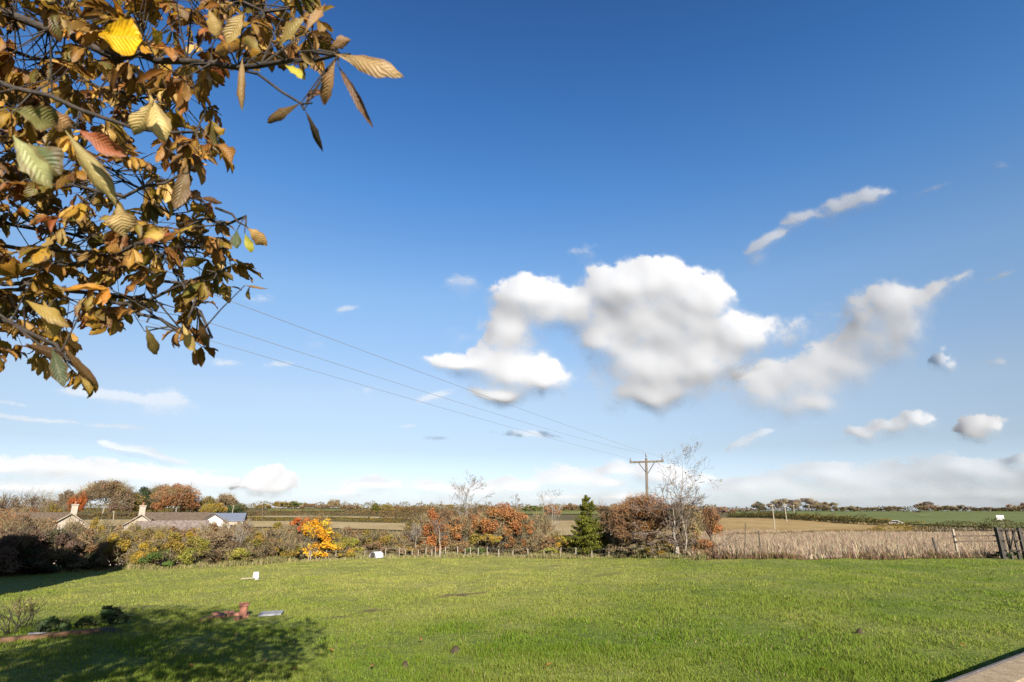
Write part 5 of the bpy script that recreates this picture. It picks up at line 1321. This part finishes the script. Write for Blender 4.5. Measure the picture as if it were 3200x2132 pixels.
NS, NT = 11, 5
def leaflets(base, direc, nrm, L, W, bend, roll, twist, rg, crinkle=.10, NS=11, NT=5):
    """many obovate leaflets: base points, growing directions, upper-face normals, lengths, half widths, droop, curl and twist"""
    n = len(base)
    s = np.linspace(0, 1, NS); tt = np.linspace(-1, 1, NT)
    d = direc / np.linalg.norm(direc, axis=1)[:, None]
    u = nrm - d * (nrm * d).sum(1)[:, None]; u /= np.linalg.norm(u, axis=1)[:, None] + 1e-9
    v = np.cross(d, u)
    prof = np.sin(math.pi * np.clip(s, .012, .988) ** 1.45) ** .85; prof[-1] = .05; prof[0] = .05
    ser = 1 + rg.uniform(-.22, .14, (n, NS, 2)); ser *= rg.uniform(.8, 1.1, (n, 1, 2))
    ang = bend[:, None] * s[None] ** 1.3 + .12 * rg.standard_normal((n, 1)) * np.sin(s[None] * 7 + rg.uniform(0, 6, (n, 1)))
    ds = 1 / (NS - 1)
    yy = np.concatenate([np.zeros((n, 1)), np.cumsum(np.cos(ang[:, :-1]) * ds, 1)], 1); zz = -np.concatenate([np.zeros((n, 1)), np.cumsum(np.sin(ang[:, :-1]) * ds, 1)], 1)
    out = np.zeros((n, NS, NT, 3))
    w = W[:, None, None] * prof[None, :, None] * np.abs(tt)[None, None]
    side = np.where(tt < 0, 0, 1)
    w = w * ser[:, :, side]
    rl = (roll[:, None, None] * (.4 + .6 * s[None, :, None]) + .25 * rg.standard_normal((n, NS, 1)) * .5)
    k = np.abs(tt)[None, None] * rl
    kk = np.where(np.abs(rl) < 1e-3, 1e-3, rl)
    lat = np.sign(tt)[None, None] * w * np.where(np.abs(k) < 1e-3, 1, np.sin(k) / np.where(np.abs(k) < 1e-3, 1, k))
    up = w * (1 - np.cos(k)) / np.where(np.abs(k) < 1e-3, 1e9, k)
    up = up + crinkle * W[:, None, None] * rg.standard_normal((n, NS, NT)) * np.abs(tt)[None, None]
    tw = twist[:, None, None] * s[None, :, None]
    la2 = lat * np.cos(tw) - up * np.sin(tw); up2 = lat * np.sin(tw) + up * np.cos(tw)
    cy, sy = np.cos(ang)[:, :, None], np.sin(ang)[:, :, None]
    Y = yy[:, :, None] * L[:, None, None] + up2 * sy; Z = zz[:, :, None] * L[:, None, None] + up2 * cy
    out = base[:, None, None] + d[:, None, None] * Y[..., None] + u[:, None, None] * Z[..., None] + v[:, None, None] * la2[..., None]
    g = np.arange(NS - 1)[:, None] * NT; h = np.arange(NT - 1)[None]
    q = np.stack([g + h, g + h + 1, g + NT + h + 1, g + NT + h], -1).reshape(-1, 4)
    Q = (np.arange(n)[:, None, None] * NS * NT + q[None]).reshape(-1, 4)
    uv = np.stack(np.broadcast_arrays(tt[None, None], s[None, :, None]), -1); uv = np.broadcast_to(uv, (n, NS, NT, 2)).reshape(-1, 2)
    return out.reshape(-1, 3), Q, uv

TREE = np.array([-5.6, 1.2, 0.0])
tree_o = empty('horse_chestnut', Vector((TREE[0], TREE[1], float(zg(TREE[0], TREE[1])))), 'big autumn horse chestnut whose brown, yellow and olive leaves hang into the sky', 'tree')
T0 = np.array(tree_o.location)
def local(P): return np.asarray(P) - T0
# trunk
zz = np.linspace(0, 1, 14); tr_ = np.stack([.12 * np.sin(zz * 3), .1 * np.sin(zz * 2 + 1) - .08, zz * 7.2 - .3], -1)
m = MB(); m.tube(tr_, .34 * (1 - .72 * zz) + .12 * np.exp(-zz * 12), 14); m.build('trunk', M['bark'], tree_o, smooth_=True)

rg = np.random.default_rng(2024)
LIMBS = [   # (pixel x, pixel y, depth) along each bough from the frame edge to its tip, first the bough's root height on the trunk
 (3.9, .085, [(-330, -60, 3.4), (-140, -25, 3.2), (0, 12, 3.0), (45, 26, 2.95), (90, 44, 2.85), (143, 57, 2.7), (225, 66, 2.45), (290, 61, 2.2), (340, 54, 1.95)]),
 (3.4, .05, [(-300, 120, 3.1), (-120, 60, 2.7), (0, 84, 2.5), (55, 95, 2.45), (100, 120, 2.4), (150, 146, 2.4), (196, 132, 2.45)]),
 (3.3, .05, [(-300, 200, 3.2), (-120, 175, 3.0), (0, 190, 2.8), (70, 188, 2.75), (120, 198, 2.7), (168, 188, 2.75), (192, 168, 2.8)]),
 (3.1, .05, [(-320, 300, 3.6), (-150, 292, 3.5), (0, 272, 3.25), (75, 262, 3.05), (130, 252, 2.9), (180, 226, 2.8), (216, 208, 2.7), (246, 216, 2.6)]),
 (3.0, .045, [(-300, 320, 3.5), (-120, 285, 3.4), (0, 280, 3.25), (90, 296, 3.1), (145, 302, 3.0), (190, 282, 2.9), (236, 264, 2.8)]),
 (2.9, .04, [(-260, 300, 3.0), (-90, 296, 2.8), (0, 318, 2.65), (30, 334, 2.55), (64, 350, 2.4), (92, 378, 2.3)]),
 (2.9, .035, [(-250, 312, 3.6), (-60, 292, 3.4), (60, 288, 3.2), (130, 306, 2.9), (170, 324, 2.65), (196, 338, 2.45)]),
 (3.2, .035, [(-250, 250, 3.4), (-60, 238, 3.2), (60, 250, 3.1), (150, 270, 2.9), (205, 300, 2.7), (212, 338, 2.6)]),
 (4.6, .06, [(-280, -160, 3.8), (-50, -90, 3.7), (60, -48, 3.6), (180, -22, 3.4), (250, 8, 3.2), (312, 14, 3.0)]),
 (4.2, .05, [(-260, 0, 3.9), (-60, 20, 3.8), (40, 60, 3.7), (110, 92, 3.6), (180, 100, 3.5)]),
 (3.6, .045, [(-260, 130, 4.0), (-60, 130, 3.9), (40, 140, 3.8), (110, 160, 3.7), (170, 214, 3.5)]),
 (2.8, .04, [(-240, 230, 4.2), (-60, 222, 4.1), (40, 226, 4.0), (110, 240, 3.8), (190, 250, 3.6), (225, 248, 3.4)]),
]
SKEL = []                                     # (point, radius) samples to hang twigs on
for zt, r0, pts in LIMBS:
    P = [T0 + np.array([.0, 0, zt - .9]), T0 + np.array([.35, .25, zt - .55])] + [at_depth(a, b, c) for a, b, c in pts]
    P = np.array(P); L_ = np.concatenate([[0], np.cumsum(np.linalg.norm(np.diff(P, axis=0), axis=1))])
    s = np.linspace(0, L_[-1], 46); C = np.stack([np.interp(s, L_, P[:, k]) for k in range(3)], -1)
    for _ in range(3): C[1:-1] = (C[:-2] + 2 * C[1:-1] + C[2:]) / 4
    C[1:-1] += .012 * rg.standard_normal((44, 3))
    rad = r0 * .5 * (1 - s / L_[-1]) ** .8 + .0055
    m = MB(); m.tube(local(C), rad, 7); m.build('bough', M['bark'], tree_o, smooth_=True)
    SKEL.append(np.concatenate([C, rad[:, None]], 1))
# boughs reaching the other way (the rest of the crown, out of the photograph but throwing the shade)
for a in np.linspace(0, 6.28, 13)[:-1]:
    z1 = rg.uniform(2.8, 6.2); l = rg.uniform(2.2, 3.2); e = np.array([math.cos(a) * l, math.sin(a) * l * .9, rg.uniform(.1, 1.0)])
    s = np.linspace(0, 1, 22)[:, None]; C = T0 + np.array([0, 0, z1]) + e * s + np.array([0, 0, .5]) * np.sin(s * 3.1) + .03 * rg.standard_normal((22, 3))
    pxy = None
    rad = .07 * (1 - s[:, 0]) ** .8 + .008
    m = MB(); m.tube(local(C), rad, 6); m.build('bough', M['bark'], tree_o, smooth_=True)
    SKEL.append(np.concatenate([C, rad[:, None]], 1))
SK = np.concatenate(SKEL)

POLY = np.array([(-420, -260), (330, -260), (322, 8), (328, 30), (318, 50), (298, 62), (268, 64), (240, 58), (224, 70), (206, 80), (214, 112), (224, 142), (206, 152), (192, 166), (196, 188), (213, 200), (228, 212), (226, 230), (237, 258), (238, 288), (214, 298), (206, 316), (212, 340), (202, 350), (186, 344), (176, 352), (152, 344), (146, 330), (166, 310), (128, 318), (66, 328), (76, 350), (92, 384), (58, 376), (34, 352), (0, 352), (-420, 372)], float)
def in_poly(x, y, P=POLY):
    x = np.asarray(x); y = np.asarray(y); c = np.zeros(x.shape, bool); j = len(P) - 1
    for i in range(len(P)):
        xi, yi = P[i]; xj, yj = P[j]
        c ^= ((yi > y) != (yj > y)) & (x < (xj - xi) * (y - yi) / (yj - yi + 1e-12) + xi); j = i
    return c
def project(P):
    y = P[:, 1] * math.cos(PITCH) + (P[:, 2] - CAMZ) * math.sin(PITCH); z = -P[:, 1] * math.sin(PITCH) + (P[:, 2] - CAMZ) * math.cos(PITCH)
    return 512 + F * P[:, 0] / np.maximum(y, .05), 341 - F * z / np.maximum(y, .05), y

LEAFC = [(.26, .15, .02, 4), (.20, .088, .02, 4), (.33, .21, .03, 4), (.33, .14, .035, 2), (.46, .28, .07, 2), (.56, .39, .14, 2), (.14, .125, .018, 3), (.10, .10, .018, 2), (.52, .31, .03, 2), (.32, .085, .03, .8), (.08, .038, .012, 2)]
# compound leaves: where their stalk ends, sampled inside the crown near the boughs
tips = []
vis = rg.random((90000, 3))
px = -170 + vis[:, 0] * 520; py = -60 + vis[:, 1] * 460; ok = in_poly(px, py)
holes = [(42, 52, 20), (60, 112, 16), (100, 74, 13), (96, 140, 18), (128, 176, 16), (112, 205, 10), (150, 210, 11), (10, 236, 16), (60, 276, 14), (20, 292, 13), (124, 282, 14), (160, 265, 9), (200, 240, 7), (186, 262, 8), (104, 280, 9), (30, 250, 11), (135, 120, 9), (170, 172, 9), (216, 40, 7), (8, 300, 9)]
for hx_, hy_, hr in holes: ok &= (px - hx_) ** 2 + (py - hy_) ** 2 > hr * hr * .6
px, py, wv = px[ok], py[ok], vis[ok, 2]
dep = 2.35 + 1.9 * wv ** .8
Pt = at_depth(px, py, 1.0) * 1; X_, Y_, Z_ = ray(px, py); Pt = np.stack([X_ * dep, Y_ * dep, CAMZ + Z_ * dep], -1)
dn = np.full(len(Pt), 9.); ni = np.zeros(len(Pt), int)
for i0 in range(0, len(Pt), 4000):
    dd = np.linalg.norm(Pt[i0:i0 + 4000, None] - SK[None, :, :3], axis=2); ni[i0:i0 + 4000] = dd.argmin(1); dn[i0:i0 + 4000] = dd.min(1)
good = np.where((dn < .55) & (dn > .03))[0]
sel = good[rg.permutation(len(good))[:1120]]
tips.append((Pt[sel], SK[ni[sel], :3], np.full(len(sel), .145)))
# rest of the crown
Pr = unit(22000, rg) * (rg.random((22000, 1)) ** .5) * np.array([3.5, 2.9, 2.6]) + T0 + np.array([-.35, .8, 5.0])
qx, qy, qd = project(Pr)
out = (Pr[:, 2] > 2.7) & ((qd < .3) | (qx < -60) | (qy < -70)) & (np.linalg.norm(Pr - np.array([0, 0, CAMZ]), axis=1) > 1.6)
Pr = Pr[out]
dn = np.full(len(Pr), 9.); ni = np.zeros(len(Pr), int)
for i0 in range(0, len(Pr), 3000):
    dd = np.linalg.norm(Pr[i0:i0 + 3000, None] - SK[None, :, :3], axis=2); ni[i0:i0 + 3000] = dd.argmin(1); dn[i0:i0 + 3000] = dd.min(1)
g2 = np.where((dn < 1.1) & (dn > .05))[0]; g2 = g2[:3300]
tips.append((Pr[g2], SK[ni[g2], :3], np.full(len(g2), .17)))

TB, TD, TN, TL, TW, TBE, TR, TT, TC, TA = [], [], [], [], [], [], [], [], [], []
HID = []
twseg = []
for ti, (P, A_, LL) in enumerate(tips):
    n = len(P)
    for i in range(n):
        p, a = P[i], A_[i]
        ax = p - a; la = np.linalg.norm(ax); ax = ax / la
        # twig from the bough to a bud, petiole from the bud to the leaf
        bud = a + (p - a) * .55 + rg.normal(0, .02, 3)
        twseg.append((*a, *bud, .0045, .003)); twseg.append((*bud, *p, .0020, .0016))
        pd = p - bud; pd[2] -= .03; pd /= np.linalg.norm(pd)
        up = np.array([rg.normal(0, .45), rg.normal(0, .45) - .15, 1.]); up /= np.linalg.norm(up)
        fw = pd - up * (pd @ up); fw /= np.linalg.norm(fw) + 1e-9; sd = np.cross(up, fw)
        kf = int(rg.choice([4, 5, 5, 6, 7])); base_c = pal(LEAFC, 1, rg, .15)[0]
        dr = rg.uniform(.15, 1.25); dead = rg.random() < .42
        for j in range(kf):
            th = (j - (kf - 1) / 2) * (2.3 / max(kf - 1, 1)) + rg.normal(0, .12)
            dd = fw * math.cos(th) + sd * math.sin(th) - np.array([0, 0, 1]) * math.tan(min(dr, 1.1)) * rg.uniform(.4, 1.0) + up * .1
            l = LL[i] * (1 - .28 * abs(th)) * rg.uniform(.75, 1.2)
            HID.append(ti == 1); TB.append(p); TD.append(dd); TN.append(up + rg.normal(0, .25, 3)); TL.append(l); TW.append(l * rg.uniform(.17, .25))
            TBE.append(rg.uniform(.1, 1.1) if not dead else rg.uniform(.2, 1.9)); TR.append(rg.uniform(.1, .9) if not dead else rg.uniform(.8, 2.3)); TT.append(rg.normal(0, .35 if not dead else .8))
            TC.append(base_c * .6 + pal(LEAFC, 1, rg, .2)[0] * .4); TA.append(rg.uniform(.5, 1.0))
# single leaves that stand out in the photograph (display-pixel base and tip, half width, depth)
SOLO = [(768, 124, 914, 158, 24, 1.75, (.36, .25, .12), .3, .25), (770, 138, 742, 234, 21, 1.75, (.40, .25, .12), .3, .7), (776, 150, 846, 264, 15, 1.78, (.13, .07, .035), .5, 1.3), (557, 132, 553, 246, 14, 2.2, (.33, .23, .11), .2, 1.2),
        (692, 236, 606, 272, 15, 1.95, (.15, .10, .045), .4, .6), (700, 250, 746, 346, 13, 1.95, (.055, .045, .03), .6, 1.2), (758, 112, 794, 84, 15, 1.8, (.25, .15, .07), .9, .9), (690, 118, 716, 160, 18, 1.9, (.42, .30, .13), .5, .8),
        (655, 150, 698, 172, 16, 2.0, (.42, .40, .05), .3, .4), (640, 110, 690, 40, 18, 2.1, (.27, .21, .07), .3, .6), (700, 75, 740, 15, 16, 2.0, (.30, .19, .09), .5, .9), (600, 120, 560, 80, 18, 2.1, (.23, .18, .05), .3, .5),
        (700, 240, 735, 200, 12, 1.95, (.20, .10, .05), .6, 1.2), (560, 30, 520, 90, 22, 2.3, (.34, .25, .08), .3, .5), (480, 20, 500, 80, 18, 2.3, (.38, .28, .10), .3, .4),
        (226, 80, 326, 88, 42, 1.5, (1.05, .60, .015), .0, -.2), (30, 310, 118, 420, 38, 1.35, (.34, .37, .17), .25, .3), (345, 218, 372, 318, 32, 1.7, (.62, .50, .22), .3, .45), (352, 230, 308, 306, 24, 1.7, (.58, .46, .20), .4, .6), (270, 468, 288, 540, 34, 1.8, (.55, .42, .20), .3, .6),
        (150, 300, 268, 452, 24, 1.55, (.36, .31, .13), .3, .7), (182, 300, 276, 350, 30, 1.5, (.34, .11, .05), .4, .6), (90, 250, 170, 290, 24, 1.5, (.40, .24, .11), .4, .7), (30, 250, 130, 280, 32, 1.4, (.20, .20, .07), .4, .5), (60, 330, 130, 390, 40, 1.4, (.075, .10, .03), .3, .4),
        (348, 60, 372, 100, 16, 1.7, (.60, .40, .03), .3, .5), (330, 545, 372, 528, 20, 1.9, (.52, .36, .08), .4, .6), (545, 528, 541, 568, 14, 2.4, (.06, .09, .03), .2, .4), (566, 522, 616, 560, 17, 2.4, (.50, .33, .13), .3, .5), (562, 536, 578, 578, 10, 2.4, (.42, .42, .06), .3, .5),
        (430, 380, 408, 470, 20, 2.1, (.15, .10, .04), .3, .4), (455, 455, 512, 462, 11, 2.2, (.16, .09, .045), .3, 1.0), (562, 656, 606, 658, 6, 2.4, (.22, .15, .06), .5, 1.2), (575, 656, 566, 692, 7, 2.4, (.25, .18, .06), .4, 1.2), (120, 800, 142, 882, 19, 1.9, (.05, .07, .03), .2, .4), (150, 800, 220, 886, 15, 1.9, (.13, .08, .035), .4, .8),
        (60, 790, 150, 820, 18, 1.95, (.10, .06, .03), .4, .9), (335, 750, 360, 815, 16, 2.3, (.20, .16, .05), .4, .7), (420, 745, 445, 808, 15, 2.3, (.50, .38, .14), .3, .6), (455, 720, 482, 806, 13, 2.3, (.14, .08, .035), .4, .9), (100, 690, 128, 770, 20, 2.1, (.45, .33, .09), .3, .6), (60, 690, 150, 740, 20, 2.1, (.30, .22, .05), .3, .6)]
KD = 2353 / 1024.
for x0, y0, x1, y1, hw, dp, c, be, ro in SOLO:
    a, b = at_depth(x0 / KD, y0 / KD, dp), at_depth(x1 / KD, y1 / KD, dp * rg.uniform(.97, 1.05))
    dd = b - a; l = np.linalg.norm(dd); vw = np.array([0, 0, CAMZ]) - a; vw /= np.linalg.norm(vw)
    TB.append(a); TD.append(dd + vw * .15 * l); TN.append(vw + rg.normal(0, .18, 3) + np.array([0, -.2, .25])); TL.append(l * (1.05 + .12 * be)); TW.append(hw / KD / F * dp)
    TBE.append(be * 1.5 + .15); TR.append((ro + .35) * rg.choice([-1, 1])); TT.append(rg.normal(0, .45) * (c[0] < 1)); TC.append(np.array(c)); TA.append(.55 if c[0] < .7 else .25)
    k_ = np.linalg.norm(SK[:, :3] - a, axis=1).argmin(); q_ = SK[k_, :3]
    if np.linalg.norm(q_ - a) < .33: twseg.append((*q_, *((q_ + a) / 2 + np.array([0, 0, .01])), .004, .003)); twseg.append((*((q_ + a) / 2 + np.array([0, 0, .01])), *a, .003, .002))
A_ = [np.array(x, float) for x in (TB, TD, TN, TL, TW, TBE, TR, TT)]
TC = np.array(TC)* 1.0; TA = np.array(TA); HID = np.array(HID + [False] * (len(TB) - len(HID)))
for hid, ns_, nt_ in ((False, 11, 5), (True, 6, 3)):
    k_ = HID == hid
    V, Q, UV = leaflets(*[x[k_] for x in A_], rg, NS=ns_, NT=nt_)
    tc = np.repeat(TC[k_], ns_ * nt_, 0)
    fo = mesh_np('foliage', local(V), Q, M['chestnut'], tree_o, col=tc, uv=UV, smooth_=True)
    cc = np.concatenate([(tc * np.array([.95, .90, .80])).clip(0, .95), np.repeat(TA[k_], ns_ * nt_)[:, None]], 1).astype(np.float32); fo.data.attributes['tint'].data.foreach_set('color', cc.ravel())
sg = np.array(twseg); sg[:, 0:3] -= T0; sg[:, 3:6] -= T0
V, Q = segs_np(sg, 5); mesh_np('twigs', V, Q, M['bark'], tree_o)
# sprig carrying the outermost leaves
for pts in ([(225, 66, 2.45), (258, 74, 2.3), (282, 92, 2.1), (302, 104, 1.97), (312, 103, 1.93)], [(302, 104, 1.97), (304, 110, 1.95)], [(312, 52, 2.05), (333, 55, 1.85), (350, 54, 1.76)], [(216, 208, 2.7), (232, 214, 2.55), (238, 222, 2.42), (246, 226, 2.4)], [(140, 300, 3.0), (152, 312, 2.6), (147, 322, 2.3)], [(200, 285, 2.9), (192, 310, 2.5), (186, 322, 2.3)], [(-20, 300, 2.7), (10, 322, 2.4), (40, 345, 2.1), (62, 352, 1.95)]):
    C = local(np.array([at_depth(*p) for p in pts])); m = MB(); m.tube(C, np.linspace(.0065, .003, len(C)), 6); m.build('sprig', M['bark'], tree_o, smooth_=True)

# a few fallen leaves in the grass
lf0 = None
for px, py in ((293, 676), (823, 677), (964, 651), (330, 655), (372, 672), (262, 668), (420, 644), (190, 672), (548, 672), (236, 640)):
    q = on_ground(px, py)
    if lf0 is None:
        V, Q, UV = leaflets(np.zeros((1, 3)) - np.array([[0, .07, 0]]), np.array([[0, 1., .1]]), np.array([[0, 0, 1.]]), np.array([.15]), np.array([.035]), np.array([.5]), np.array([1.0]), np.array([.3]), rg, NS=9, NT=5)
        lf0 = mesh_np('fallen_leaf', V, Q, M['chestnut'], col=np.full((len(V), 3), 1.) * np.array([.55, .27, .07]), uv=UV, smooth_=True); o = lf0
    else:
        o = lf0.copy(); COL.objects.link(o)
    o.location = q + Vector((0, 0, .10)); o.rotation_euler = (rg.normal(.3, .3), rg.normal(0, .4), rg.uniform(0, 6.3))
    tag(o, 'fallen orange-brown chestnut leaf caught in the grass', 'leaf', 'fallen leaves in the grass')
